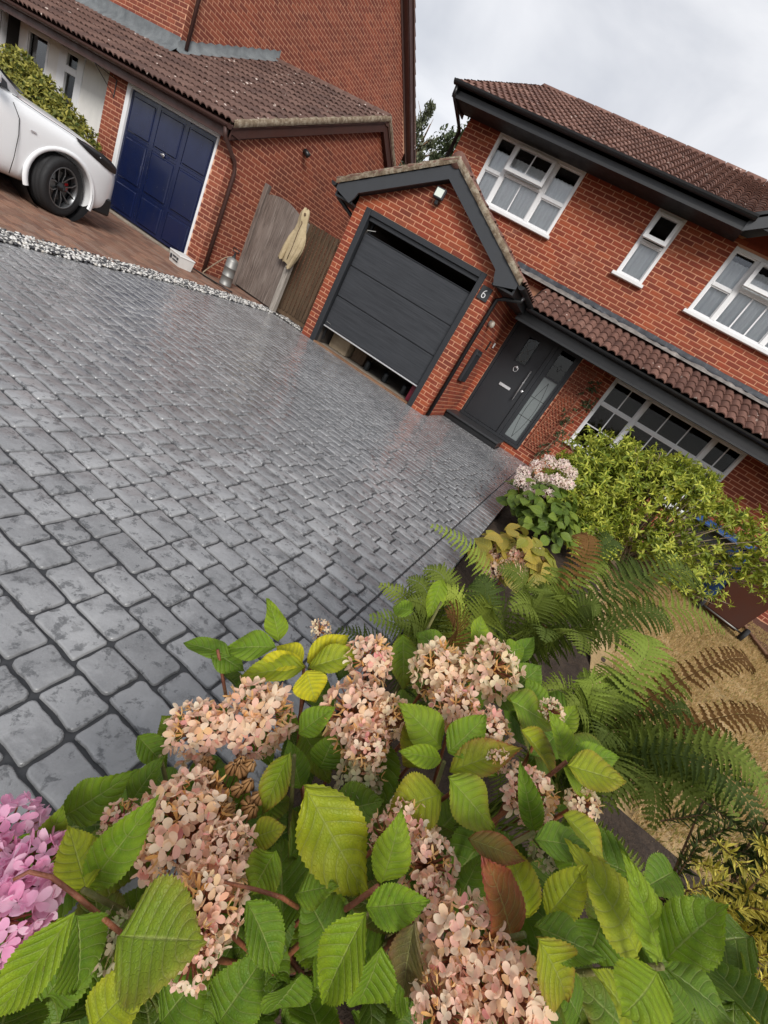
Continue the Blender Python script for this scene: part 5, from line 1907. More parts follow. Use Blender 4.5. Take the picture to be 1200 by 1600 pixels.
FLO = {k: [floret_mesh('floret', M[k], i, .92 if i % 3 else .74, .15 + .28 * (i % 3)) for i in range(5)] for k in ('petal', 'petal_pale', 'petal_white', 'petal_pink', 'petal_green')}
DRY = [floret_mesh('dry_floret', M['petal_dry'], 40 + i, .4, .9, 4) for i in range(4)]


def flower_head(parent, c, r, axis, key='petal', n=70, dry=.25, single=0, squash=.8, stem_to=None, fs=.2):
    """round head: stalks, florets over the dome (the first `single` heads keep every floret as an object)"""
    c, axis = Vector(c), Vector(axis).normalized()
    x = axis.orthogonal().normalized()
    y = axis.cross(x)
    items, ditems, stalks = [], [], MB()
    off = rnd.random() * 6
    pat = [(x * rnd.gauss(0, .7) + y * rnd.gauss(0, .7) + axis * rnd.uniform(.2, 1)).normalized() for _ in range(2)]
    for i in range(n):
        f_ = (i + .5) / n
        zc = 1 - 1.45 * f_
        rr = math.sqrt(max(0, 1 - zc * zc))
        a = i * 2.39996 + off
        d = (x * (rr * math.cos(a)) + y * (rr * math.sin(a)) + axis * (zc * squash)) 
        p = c + d * r * (rnd.uniform(.84, 1.07) if i % 5 else rnd.uniform(.62, .8))
        nv = (d.normalized() + Vector((rnd.gauss(0, .28), rnd.gauss(0, .28), rnd.gauss(0, .28)))).normalized()
        s_ = r * fs * rnd.uniform(.8, 1.25)
        Mx = Matrix.Translation(p) @ nv.to_track_quat('Z', 'Y').to_matrix().to_4x4() @ Matrix.Rotation(rnd.random() * 6.28, 4, 'Z') @ Matrix.Scale(s_, 4)
        if rnd.random() < dry * .2 or (dry > .05 and any(d.normalized().dot(q_) > .92 for q_ in pat[:1])):
            ditems.append((rnd.choice(DRY), Mx @ Matrix.Scale(.9, 4)))
        else:
            items.append((rnd.choice(FLO[key]), Mx))
        if i % 2 == 0:
            stalks.tube([c - axis * r * .35, c + d * r * .45, p], [.0022, .0016, .0011], 4, False)
    # dry curled bits between the florets
    for i in range(int(n * (dry * .55 + .08 * (dry > .05)))):
        d = Vector((rnd.gauss(0, 1), rnd.gauss(0, 1), rnd.gauss(.3, 1))).normalized()
        d = x * d.x + y * d.y + axis * d.z * squash
        p = c + d * r * rnd.uniform(.6, .95)
        ditems.append((rnd.choice(DRY), Matrix.Translation(p) @ Vector((rnd.gauss(0, 1), rnd.gauss(0, 1), rnd.gauss(0, 1))).to_track_quat('Z', 'Y').to_matrix().to_4x4() @ Matrix.Scale(r * .13 * rnd.uniform(.7, 1.2), 4)))
    if stem_to is not None:
        m_ = (c + Vector(stem_to)) / 2 + Vector((rnd.uniform(-.03, .03), rnd.uniform(-.03, .03), .0))
        stalks.tube([c - axis * r * .2, c - axis * r * .6, m_, Vector(stem_to)], [.003, .0035, .0045, .006], 6)
    h = stalks.build('flower_head', M['stem_red'] if key != 'petal_green' else M['stem_green'], parent, True, False)
    if single:
        for me, Mx in items:
            link(bpy.data.objects.new('floret', me), h, Mx)
    else:
        join_items('floret_cluster', items, M[key], h)
    join_items('dry_floret_cluster', ditems, M['petal_dry'], h)
    return h


def depth_at(py):
    return float(np.interp(py, [930, 1000, 1100, 1200, 1300, 1400, 1500, 1600], [1.12, 1.0, .86, .735, .635, .55, .48, .43]))


EYEV = EYE


def kleaf(parent, bx, by, tx, ty, wpx, color=None, blush=0., db=0., dt=0., tilt=(0, 0, 0)):
    """leaf whose base and tip show at these points of the photograph; db, dt: extra depth of base and tip"""
    Lp = math.hypot(tx - bx, ty - by)
    d = depth_at((by + ty) / 2)
    b_, t_ = at(bx, by, d + db), at(tx, ty, d + dt)
    mid = (b_ + t_) / 2
    n = (EYEV - mid).normalized() * .75 + Vector((0, 0, .6)) + Vector(tilt) + Vector((rnd.uniform(-.45, .45), rnd.uniform(-.45, .45), rnd.uniform(-.1, .2)))
    return put_leaf(parent, b_, t_, n, min(1.6, max(.55, wpx / Lp / .66)), color, blush)


YL = (.66, .60, .02)
YG = (.36, .41, .017)
DG = (.13, .235, .016)
G1 = (.19, .315, .018)
G2 = (.255, .37, .019)
BRN = (.17, .13, .06)
hyd = thing('hydrangea_bush', (.30, .62, -.05), 'large hydrangea with fading peach flower heads filling the foreground', 'hydrangea')
LEAVES = [
    (436, 1003, 428, 936, 34, G2, 0, 0, 0), (432, 1012, 345, 1006, 48, G1, 0, 0, 0), (360, 1026, 284, 997, 34, DG, 0, 0, .03), (330, 1018, 385, 1046, 40, DG, 0, .03, .03),
    (477, 1042, 370, 1052, 46, YG, 0, 0, 0), (474, 1038, 392, 1036, 40, YL, 0, -.01, -.01), (472, 1036, 434, 1000, 40, YL, 0, 0, .02), (480, 1036, 546, 992, 46, YL, 0, 0, .03), (482, 1044, 569, 1014, 44, YG, 0, -.01, 0), (478, 1048, 494, 1098, 52, YL, 0, -.02, -.03),
    (466, 1146, 522, 1104, 42, G1, 0, 0, 0), (452, 1177, 407, 1275, 46, G2, .55, -.01, -.01), (475, 1228, 579, 1412, 96, YG, .15, -.02, -.03), (470, 1232, 452, 1160, 50, DG, 0, .05, .06),
    (596, 1380, 632, 1276, 66, G2, 0, -.03, -.02), (572, 1418, 672, 1409, 62, G1, 0, -.04, -.05), (573, 1426, 478, 1598, 104, G2, 0, -.03, -.05), (596, 1478, 556, 1610, 84, G1, 0, .01, .01),
    (385, 1408, 450, 1527, 78, DG, 0, 0, -.02), (463, 1396, 522, 1382, 40, G1, .1, .01, 0), (800, 1470, 775, 1350, 78, (.30, .10, .03), .9, -.02, -.03), (712, 1415, 752, 1338, 70, DG, 0, .05, .05),
    (828, 1432, 790, 1310, 58, YG, .4, .02, .02), (648, 1440, 615, 1602, 44, BRN, .35, 0, 0), (690, 1168, 632, 1098, 62, G2, .05, -.02, -.02), (690, 1187, 625, 1174, 36, G2, 0, -.04, -.05),
    (700, 1176, 762, 1120, 52, G1, 0, -.03, -.02), (700, 1214, 785, 1302, 72, G2, .35, -.03, -.05), (690, 1240, 606, 1268, 78, YG, .35, -.01, -.03), (702, 1206, 815, 1160, 60, YG, .75, 0, 0),
    (652, 1200, 640, 1120, 62, YG, .5, .03, .03), (792, 1092, 872, 1136, 58, G1, .3, -.01, 0), (815, 1140, 880, 1212, 60, YG, .6, 0, 0), (884, 1192, 872, 1116, 48, G2, 0, -.02, -.02), (886, 1188, 978, 1178, 44, G1, 0, -.03, -.03),
    (886, 1196, 980, 1222, 62, YG, .4, -.03, -.04), (880, 1200, 938, 1248, 50, G2, .1, -.01, -.02), (834, 1300, 814, 1192, 42, DG, 0, -.04, -.04), (835, 1312, 932, 1320, 52, DG, 0, -.05, -.05), (880, 1272, 958, 1345, 60, YG, .35, 0, -.01),
    (731, 1310, 826, 1344, 40, (.20, .14, .03), .8, -.03, -.04), (997, 1494, 922, 1332, 104, YG, .15, -.02, -.01), (1034, 1508, 992, 1348, 62, G2, 0, -.05, -.04), (1040, 1500, 1130, 1408, 82, G1, 0, -.05, -.06), (1040, 1512, 1165, 1600, 84, DG, 0, -.05, -.07),
    (1027, 1518, 985, 1600, 100, G2, 0, -.05, -.07), (835, 1447, 948, 1496, 62, DG, 0, -.03, -.04), (855, 1432, 918, 1352, 62, YG, .1, -.02, -.02), (840, 1467, 922, 1600, 84, YG, .55, -.02, -.02), (990, 1612, 955, 1520, 60, YG, 0, 0, -.01),
    (137, 1386, 246, 1246, 84, G1, 0, -.03, -.01), (135, 1390, 108, 1290, 70, YG, .1, -.02, 0), (118, 1424, -20, 1605, 96, G2, 0, -.04, -.06), (186, 1462, 318, 1470, 128, (.22, .32, .02), .3, -.04, -.06), (120, 1430, 138, 1560, 90, DG, 0, .02, .02),
    (200, 1260, 246, 1192, 40, DG, 0, .02, .02), (100, 1275, 192, 1224, 60, G1, 0, .02, .02), (62, 1348, 98, 1262, 62, G1, .1, 0, 0), (215, 1150, 262, 1200, 46, DG, 0, .03, .03), (140, 1610, 225, 1520, 80, YG, .1, 0, 0),
    (70, 1560, 130, 1480, 80, DG, 0, .06, .06), (250, 1600, 330, 1500, 90, DG, 0, .04, .04), (340, 1600, 410, 1500, 90, DG, 0, .06, .06), (470, 1520, 420, 1600, 84, DG, 0, .05, .05), (520, 1480, 480, 1400, 84, DG, 0, .06, .06),
    (430, 1330, 390, 1400, 60, G1, .2, .02, .02), (395, 1310, 440, 1290, 44, YG, .4, .02, .02), (520, 1270, 600, 1250, 76, DG, .1, .05, .05), (500, 1200, 525, 1150, 70, DG, 0, .05, .05), (620, 1470, 640, 1590, 80, DG, 0, .06, .06),
    (745, 1330, 760, 1270, 60, G2, .1, .03, .03), (900, 1320, 890, 1380, 64, G1, 0, .04, .04), (940, 1440, 915, 1520, 80, DG, 0, .05, .05), (905, 1590, 870, 1520, 70, DG, 0, .06, .06), (1080, 1590, 1050, 1540, 80, DG, 0, .05, .05),
    (740, 1010, 762, 962, 40, G2, 0, 0, .02), (700, 1020, 655, 985, 40, DG, 0, .05, .05), (790, 1020, 820, 1010, 40, G1, 0, 0, 0), (800, 1040, 835, 990, 34, DG, 0, .05, .08), (645, 955, 612, 945, 30, G1, 0, 0, .03), (690, 905, 672, 965, 30, G2, 0, .1, .05),
    (800, 1078, 848, 1040, 44, DG, 0, .04, .06), (846, 1112, 828, 1058, 46, G1, 0, .03, .05), (768, 1092, 818, 1086, 38, DG, 0, .05, .05), (868, 1150, 900, 1100, 44, G2, .1, .05, .06), (280, 1160, 260, 1120, 60, G1, .15, .06, .05), (440, 1400, 400, 1450, 70, DG, 0, .06, .06), (350, 1240, 380, 1300, 66, DG, 0, .10, .10), (300, 1230, 330, 1190, 60, DG, 0, .10, .10), (560, 1200, 590, 1250, 60, DG, 0, .08, .08),
]
for q in LEAVES:
    kleaf(hyd, q[0], q[1], q[2], q[3], q[4], q[5], q[6], q[7], q[8])
# more leaves underneath, filling the mound; darker greens paint in the shade there
def inside(px, py):
    lo = float(np.interp(px, [-80, 0, 210, 260, 330, 420, 560, 640, 700, 800, 880, 960, 1010, 1130, 1180], [1300, 1290, 1215, 1130, 1060, 1010, 1010, 1030, 1030, 1050, 1130, 1200, 1360, 1450, 1560]))
    return py > lo
cnt = 0
while cnt < 230:
    px, py = rnd.uniform(-80, 1180), rnd.uniform(1000, 1720)
    if not inside(px, py):
        continue
    d = depth_at(min(1600, py)) + rnd.uniform(.07, .30)
    p = at(px, py, d)
    ang = rnd.random() * 6.28
    l = rnd.uniform(.09, .15)
    dirv = Vector((math.cos(ang), math.sin(ang), rnd.uniform(-.7, .2))).normalized()
    put_leaf(hyd, p - dirv * l / 2, p + dirv * l / 2, (EYEV - p).normalized() * .5 + Vector((rnd.gauss(0, .3), rnd.gauss(0, .3), .8)), rnd.uniform(.85, 1.15), rnd.choice([DG, DG, G1, (.07, .14, .012), (.085, .15, .013)]), rnd.choice([0, 0, 0, .3]))
    cnt += 1
# stems
ROOTS = [(.28, .62, -.05), (.20, .5, -.05), (.42, .72, -.05), (.12, .45, -.05), (.5, .6, -.05)]
for px, py in [(475, 1040), (340, 1015), (694, 1190), (885, 1190), (590, 1385), (573, 1430), (1035, 1510), (130, 1390), (460, 1180), (475, 1230), (820, 1460), (835, 1300), (690, 940), (745, 1010), (250, 1180)]:
    e = at(px, py, depth_at(py) - .005)
    r0 = Vector(rnd.choice(ROOTS))
    m1 = e.lerp(r0, .25) + Vector((0, 0, -.04))
    m2 = e.lerp(r0, .6) + Vector((rnd.uniform(-.04, .04), rnd.uniform(-.04, .04), -.02))
    MB().tube([e, m1, m2, r0], [.0035, .0045, .006, .008], 7).build('stem', M['stem_green'] if rnd.random() < .6 else M['stem_red'], hyd, True)
MB().tube([at(20, 1375, .50), at(45, 1362, .51), at(80, 1370, .52), at(120, 1400, .525), at(182, 1452, .53), at(230, 1490, .60)], [.002, .0026, .0028, .003, .003, .0035], 8).build('stem', M['stem_red'], hyd, True)
MB().tube([at(350, 1378, .54), at(400, 1390, .54), at(440, 1402, .55), at(465, 1418, .58)], [.002, .0024, .0028, .003], 8).build('stem', M['stem_red'], hyd, True)
# flower heads
HEADS = [  # px, py, radius px, material, florets, dry share, single florets
    (402, 1122, 60, 'petal', 78, .30, 1), (308, 1142, 50, 'petal', 64, .34, 0), (556, 1120, 58, 'petal', 76, .26, 1), (574, 1168, 38, 'petal', 44, .2, 0), (614, 1122, 34, 'petal_pale', 46, .5, 0), (576, 1032, 40, 'petal', 50, .38, 0),
    (685, 1048, 48, 'petal_pale', 66, .14, 0), (768, 1046, 50, 'petal_pale', 66, .18, 0), (712, 1106, 40, 'petal', 52, .6, 0), (766, 1138, 34, 'petal', 44, .3, 0), (778, 1186, 22, 'petal', 26, .2, 0),
    (288, 1292, 84, 'petal', 96, .26, 1), (350, 1338, 54, 'petal', 60, .26, 0), (322, 1420, 66, 'petal', 66, .2, 0), (300, 1490, 46, 'petal', 40, .1, 0),
    (640, 1296, 46, 'petal', 50, .2, 0), (668, 1352, 52, 'petal', 52, .16, 0), (676, 1404, 34, 'petal', 30, .1, 0), (600, 1310, 32, 'petal', 26, .1, 0), (828, 1242, 44, 'petal', 60, .45, 0), (908, 1256, 30, 'petal_pale', 36, .3, 0), (862, 1112, 22, 'petal_pale', 26, .2, 0),
    (730, 1492, 82, 'petal', 88, .34, 0), (790, 1560, 76, 'petal', 76, .28, 0), (690, 1580, 56, 'petal', 52, .2, 0), (500, 985, 18, 'petal_pale', 22, .2, 0), (192, 1284, 34, 'petal', 36, .5, 0),
    (180, 1468, 40, 'petal_green', 30, .0, 0), (560, 1224, 42, 'petal_green', 44, .1, 0), (850, 1330, 26, 'petal_green', 26, .3, 0)]
for px, py, r_, key, n_, dry, single in HEADS:
    d = depth_at(py) + (.04 if key == 'petal_green' else .0)
    c = at(px, py, d + r_ * d / FPX * .4)
    rad = r_ * d / FPX * .87
    ax = (EYEV - c).normalized() * .75 + Vector((rnd.uniform(-.2, .2), rnd.uniform(-.2, .2), .6))
    flower_head(hyd, c, rad, ax, key, int(n_ * (1.4 if r_ > 70 else 1.2)), dry, single, .85, rnd.choice(ROOTS), .195 if r_ > 70 else .23 if r_ > 40 else .26)
# dried seed pods
for k in range(15):
    px, py = rnd.uniform(318, 402), rnd.uniform(1188, 1268)
    p = at(px, py, depth_at(py) + .02)
    pod = MB()
    ax = Vector((rnd.gauss(0, .3), rnd.gauss(0, .3), 1)).normalized()
    R_ = ax.to_track_quat('Z', 'Y').to_matrix().to_4x4()
    for s_ in range(6):
        a = s_ * PI / 3
        pod.tube([p + R_ @ Vector((.004 * math.cos(a), .004 * math.sin(a), -.012)), p + R_ @ Vector((.009 * math.cos(a), .009 * math.sin(a), 0)), p + R_ @ Vector((.003 * math.cos(a), .003 * math.sin(a), .014))], [.002, .0042, .0012], 5)
    pod.tube([p, p + Vector((.005, .005, -.05)), p + Vector((.01, .02, -.16))], .0012, 4)
    pod.build('seed_pod', M['pod'], hyd, True)

pk = thing('pink_hydrangea', (-.10, .15, 0), 'vivid pink hydrangea head at the left edge of the foreground', 'hydrangea')
for px, py, r_, n_ in ((8, 1306, 48, 40), (52, 1372, 50, 44), (2, 1440, 58, 48), (-45, 1380, 60, 40)):
    d = depth_at(py) - .01
    c = at(px, py, d + .02)
    flower_head(pk, c, r_ * d / FPX, (EYEV - c).normalized() * .7 + Vector((0, 0, .6)), 'petal_pink', n_, .02, 0, .85, (.05, .3, 0), .34)


# ferns ------------------------------------------------------------
def frond(parent, base, ctrl, tip, mat, up, width=.12, npin=30, droop=.25, bare=.22, name='frond'):
    """one arching frond: midrib with toothed pinnae that shorten towards the tip"""
    base, ctrl, tip, up = Vector(base), Vector(ctrl), Vector(tip), Vector(up)
    B = lambda t_: base * (1 - t_) ** 2 + ctrl * 2 * t_ * (1 - t_) + tip * t_ * t_
    mb = MB()
    L_ = sum((B((i + 1) / 12) - B(i / 12)).length for i in range(12))
    mb.tube([B(i / 12) for i in range(13)], [.0032 * (1 - .8 * i / 12) for i in range(13)], 4, False)
    for i in range(npin):
        f_ = i / (npin - 1)
        t_ = bare + (1 - bare) * (f_ ** .92)
        p = B(t_)
        d = (B(min(1, t_ + .02)) - B(max(0, t_ - .02))).normalized()
        side = d.cross(up).normalized()
        n = side.cross(d).normalized()
        pl = width * (math.sin(PI * min(1, .18 + .62 * f_ + .2 * f_ * f_) * .98) ** .8) * rnd.uniform(.88, 1.08) + .004
        for s_ in (1, -1):
            ax = (side * s_ + d * rnd.uniform(.28, .45) + n * rnd.uniform(.0, .25)).normalized()
            wv = (d - ax * d.dot(ax)).normalized()
            hw = min(L_ * (1 - bare) / npin * .5, .010) * (1 - .3 * f_)
            nl = max(4, int(pl / .011))
            V, F = [], []
            dr = droop * rnd.uniform(.5, 1.4)
            for k in range(nl + 1):
                g_ = k / nl
                c = p + ax * (pl * g_) - Vector((0, 0, 1)) * (dr * pl * g_ * g_) + n * (.02 * pl * math.sin(g_ * 5))
                hk = hw * (1 - g_ ** 1.6 * .9)
                V += [c, c + wv * hk + ax * (.006 if k < nl else 0) + n * .0015, c - wv * hk + ax * (.006 if k < nl else 0) + n * .0015]
            for k in range(nl):
                a = k * 3
                # toothed lobes: each lobe narrows before the next one starts
                F += [(a, a + 3, a + 1), (a, a + 2, a + 3)]
                V += [V[a + 3] * .55 + V[a + 4] * .45, V[a + 3] * .55 + V[a + 5] * .45]
                m_ = len(V)
                F += [(a + 1, a + 3, m_ - 2), (a + 2, m_ - 1, a + 3)]
            mb.add(V, F)
    return mb.build(name, mat, parent, False, False)


def fern(label, crown, fr, name='fern'):
    t_ = thing(name, crown, label, 'fern', 'ferns beside the lawn')
    for (tx, ty, td, key, wd, mx) in fr:
        tip = at(tx, ty, td)
        base = Vector(crown) + Vector((rnd.uniform(-.05, .05), rnd.uniform(-.05, .05), .03))
        hor = Vector((tip.x - base.x, tip.y - base.y, 0))
        ctrl = base + hor * .28 + Vector((0, 0, max(.28, (tip.z - base.z) * mx + .22)))
        up = (EYEV - tip).normalized() * .6 + Vector((0, 0, 1))
        frond(t_, base, ctrl, tip, M[key], up, wd, 30)
    for k in range(4):
        a = k * 1.57 + rnd.uniform(-.3, .3)
        rr = rnd.uniform(.28, .5)
        base = Vector(crown) + Vector((0, 0, .03))
        tip = base + Vector((math.cos(a) * rr, math.sin(a) * rr, rnd.uniform(.15, .38)))
        ctrl = base + Vector((math.cos(a) * rr * .3, math.sin(a) * rr * .3, .42))
        frond(t_, base, ctrl, tip, M['fern'], Vector((0, 0, 1)) + (EYEV - tip).normalized() * .4, .08, 30)
    return t_


fern('green fern arching over the lawn right of the big hydrangea', (.62, 1.30, -.05), [
    (1000, 992, 1.45, 'fern_lt', .10, .9), (1172, 1048, 1.35, 'fern_brown', .05, 1.0), (1210, 1150, 1.25, 'fern_brown', .05, 1.0), (1195, 1232, 1.18, 'fern', .072, 1.0), (1205, 1262, 1.05, 'fern', .072, 1.0),
    (1190, 1305, 1.0, 'fern', .072, 1.0), (1130, 1352, .98, 'fern', .072, 1.0), (1080, 1130, 1.4, 'fern', .072, 1.0), (1060, 1060, 1.5, 'fern', .095, .9), (1060, 1215, 1.2, 'fern', .072, 1.0), (1020, 1290, 1.05, 'fern', .072, 1.0), (960, 1050, 1.5, 'fern', .095, .9), (900, 1130, 1.2, 'fern', .11, .9), (1120, 1180, 1.3, 'fern', .072, 1.0), (1150, 1290, 1.1, 'fern', .072, 1.0), (1010, 1180, 1.25, 'fern', .072, 1.0), (950, 1260, 1.05, 'fern', .11, 1.0), (930, 1080, 1.35, 'fern', .07, .9), (880, 1110, 1.15, 'fern', .08, .9), (850, 1080, 1.2, 'fern', .08, .9), (905, 1060, 1.35, 'fern_lt', .08, .9), (990, 1090, 1.4, 'fern', .08, .9), (940, 1160, 1.15, 'fern', .08, .9), (1100, 1260, 1.1, 'fern_lt', .07, 1.0)])
fern('tall fern with rusty fronds between the drive and the lawn', (.40, 1.80, -.05), [
    (676, 822, 1.75, 'fern_lt', .075, .8), (780, 888, 1.8, 'fern', .095, .9), (897, 838, 1.85, 'fern_brown', .07, 1.0), (955, 852, 1.9, 'fern', .072, 1.0), (1002, 905, 1.85, 'fern', .11, 1.0), (1088, 912, 1.85, 'fern', .11, 1.0), (735, 925, 1.7, 'fern', .095, .8), (840, 925, 1.8, 'fern', .095, .9), (880, 940, 1.75, 'fern', .095, .9), (930, 960, 1.7, 'fern', .095, .9), (1050, 980, 1.7, 'fern', .095, .9), (800, 950, 1.55, 'fern', .095, .9), (850, 1000, 1.5, 'fern', .07, .8), (910, 1020, 1.5, 'fern', .095, .9), (1010, 1030, 1.55, 'fern', .095, .9), (720, 960, 1.5, 'fern', .07, .8), (940, 880, 1.85, 'fern', .07, .9), (868, 890, 1.9, 'fern', .095, .9), (1130, 985, 1.75, 'fern', .11, .9)])
fern('small fern at the edge of the cobbled drive beside the yellow hydrangea leaves', (.16, 1.36, -.05), [
    (596, 915, 1.5, 'fern_lt', .07, .8), (640, 905, 1.5, 'fern', .08, .8), (690, 920, 1.45, 'fern_lt', .08, .8), (665, 890, 1.55, 'fern', .08, .9), (745, 905, 1.5, 'fern', .09, .8), (620, 970, 1.3, 'fern', .08, .7), (580, 965, 1.3, 'fern_lt', .07, .7), (700, 960, 1.35, 'fern_brown', .09, .7), (770, 950, 1.4, 'fern', .10, .7), (640, 940, 1.4, 'fern', .08, .7)])


# shrub with yellow-green rosettes ------------------------------------
def simple_leaf(name, mat, w_=.26, curl=.3, seed=0):
    V = [(0, 0, 0), (-w_ * .8, .4, .06), (0, .42, 0), (w_ * .8, .4, .06), (-w_ * .55, .75, -.02), (0, .76, -.06), (w_ * .55, .75, -.02), (0, 1.05, -curl)]
    F = [(0, 2, 1), (0, 3, 2), (1, 2, 5, 4), (2, 3, 6, 5), (4, 5, 7), (5, 6, 7)]
    return MB().add(V, F).mesh(name, mat, True)


def rosette(name, mat, n=9, seed=0, w_=.26):
    r_ = random.Random(seed)
    lf = simple_leaf('tmp_leaf', mat, w_)
    V0, F0, _, _ = mesh_np(lf)
    mb = MB()
    for k in range(n):
        a = k * 2.4 + r_.uniform(-.3, .3)
        tilt = .25 + 1.5 * (1 - k / n) + r_.uniform(-.45, .45)
        R_ = Matrix.Rotation(a, 4, 'Z') @ Matrix.Rotation(PI / 2 - tilt, 4, 'X') @ Matrix.Scale(r_.uniform(.55, 1.25), 4)
        mb.add([R_ @ Vector(v) for v in V0], F0)
    bpy.data.meshes.remove(lf)
    _mc.pop('tmp_leaf', None)
    return mb.mesh(name, mat, True)


def foliage(name, parent, mat, ros, centers, size, jitter=.9):
    it = []
    for p, nv in centers:
        nv = (Vector(nv).normalized() + Vector((rnd.gauss(0, .35), rnd.gauss(0, .35), rnd.gauss(.15, .35)))).normalized()
        it.append((rnd.choice(ros), Matrix.Translation(p) @ nv.to_track_quat('Z', 'Y').to_matrix().to_4x4() @ Matrix.Rotation(rnd.random() * 6.28, 4, 'Z') @ Matrix.Scale(size * rnd.uniform(.75, 1.25), 4)))
    return join_items(name, it, mat, parent)


ROS = [rosette('shrub_rosette%d' % i, M['shrub_leaf'], 8, i, .20) for i in range(6)]
sh = thing('garden_shrub', (1.55, 6.1, -.04), 'bushy yellow-green shrub with pale branches in front of the wide window', 'shrub')
lobes = [((.62, 5.75, .98), (.50, .5, .42), 470), ((1.05, 5.9, 1.05), (.52, .55, .40), 420), ((1.35, 5.8, 1.30), (.42, .45, .26), 220), ((.42, 5.55, .62), (.40, .45, .40), 330), ((1.9, 6.0, 1.22), (.40, .4, .20), 80),
         ((2.35, 6.0, 1.22), (.45, .4, .22), 90), ((2.55, 5.9, .92), (.42, .4, .25), 90), ((2.05, 5.8, .70), (.40, .4, .18), 60), ((.85, 5.45, .55), (.45, .35, .35), 260), ((2.9, 6.1, 1.1), (.4, .4, .35), 130), ((1.7, 5.7, .85), (.45, .4, .28), 50), ((1.62, 6.2, 1.42), (.2, .2, .12), 30), ((.42, 5.25, .34), (.36, .34, .30), 240), ((.85, 5.1, .30), (.40, .32, .26), 200), ((.38, 5.35, .72), (.30, .32, .30), 150), ((1.5, 5.6, .60), (.5, .4, .30), 110), ((1.95, 5.5, .48), (.5, .4, .24), 90)]
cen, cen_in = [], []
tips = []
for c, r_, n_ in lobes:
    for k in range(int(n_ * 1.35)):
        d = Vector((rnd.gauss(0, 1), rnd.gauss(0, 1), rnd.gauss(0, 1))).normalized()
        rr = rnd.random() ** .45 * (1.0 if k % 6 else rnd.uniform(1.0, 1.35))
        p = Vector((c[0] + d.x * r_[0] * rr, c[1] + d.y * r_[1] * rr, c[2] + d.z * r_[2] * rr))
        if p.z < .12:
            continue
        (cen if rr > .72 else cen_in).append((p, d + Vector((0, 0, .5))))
        if k % 22 == 0:
            tips.append(p)
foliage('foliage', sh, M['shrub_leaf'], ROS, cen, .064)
ROS2 = [rosette('shrub_shade_rosette%d' % i, M['shrub_leaf_shade'], 7, 20 + i, .22) for i in range(4)]
foliage('shaded_foliage', sh, M['shrub_leaf_shade'], ROS2, cen_in, .070)
for k, e in enumerate(tips):
    r0 = Vector((1.55 + rnd.uniform(-.08, .08), 6.1 + rnd.uniform(-.08, .08), -.05))
    a = r0.lerp(e, .3) + Vector((rnd.uniform(-.05, .05), rnd.uniform(-.05, .05), .02))
    b_ = r0.lerp(e, .65) + Vector((rnd.uniform(-.06, .06), rnd.uniform(-.06, .06), .05))
    MB().tube([r0, a, b_, e], [.022 - .012 * (k % 3 > 0), .015 - .006 * (k % 3 > 0), .008, .003], 6).build('branch', M['stem_pale'], sh, True)


# the other hydrangeas ------------------------------------------------
def small_bush(label, loc, cen_, rad, nleaf, lsize, heads, hr, lmat, hkey, hdry=.0, name='hydrangea_bush'):
    t_ = thing(name, loc, label, 'hydrangea')
    lm = [leaf_mesh('bush_leaf', M[lmat], 6, 1, .38, .3, .2, .02, .0, 60 + i) for i in range(3)]
    it = []
    for _ in range(nleaf):
        d = Vector((rnd.gauss(0, 1), rnd.gauss(0, 1), abs(rnd.gauss(0, 1)) - .2)).normalized()
        rr = rnd.random() ** .3
        p = Vector(cen_) + Vector((d.x * rad[0], d.y * rad[1], d.z * rad[2])) * rr
        a = rnd.random() * 6.28
        dv = Vector((math.cos(a), math.sin(a), rnd.uniform(-.6, .2))).normalized()
        b_, x, yv, n, l = leaf_frame(p, p + dv * lsize * rnd.uniform(.7, 1.2), d + Vector((0, -.3, .9)))
        it.append((rnd.choice(lm), Matrix(((x.x * l, yv.x * l, n.x * l, b_.x), (x.y * l, yv.y * l, n.y * l, b_.y), (x.z * l, yv.z * l, n.z * l, b_.z), (0, 0, 0, 1)))))
    join_items('foliage', it, M[lmat], t_)
    for hx, hy, hz in heads:
        c = Vector((hx, hy, hz))
        flower_head(t_, c, hr * rnd.uniform(.85, 1.15), (EYEV - c).normalized() * .5 + Vector((0, 0, .8)), hkey, 46, hdry, 0, .85, Vector(loc) + Vector((rnd.uniform(-.05, .05), rnd.uniform(-.05, .05), 0)), .25)
    return t_


def hp(px, py, Y):
    d = RM.T @ np.array([(px - 600) / FPX, (py - 800) / FPX, 1.0])
    return tuple(np.array(EYE) + d * (Y / d[1]))


small_bush('hydrangea with pale pink heads at the house end of the drive', (.30, 4.85, -.04), (.30, 4.80, .26), (.42, .55, .40), 480, .13,
           [hp(818, 738, 4.85), hp(838, 728, 4.9), hp(858, 722, 4.95), hp(880, 728, 5.0), hp(892, 740, 5.0), hp(845, 748, 4.8), hp(868, 752, 4.8), hp(826, 756, 4.75), hp(886, 757, 4.85), hp(830, 772, 4.6), hp(812, 752, 4.6), hp(856, 772, 4.6)], .07, 'hyd_leaf_far', 'petal_white')
small_bush('small hydrangea with yellowing leaves and tan heads behind the ferns', (.24, 2.95, -.04), (.25, 3.0, .28), (.30, .28, .26), 130, .14,
           [hp(755, 868, 2.9), hp(785, 862, 2.95), hp(808, 868, 2.9), hp(800, 892, 2.8), hp(770, 888, 2.8), hp(832, 872, 3.0)], .072, 'hyd_leaf_yellow', 'petal', .2)

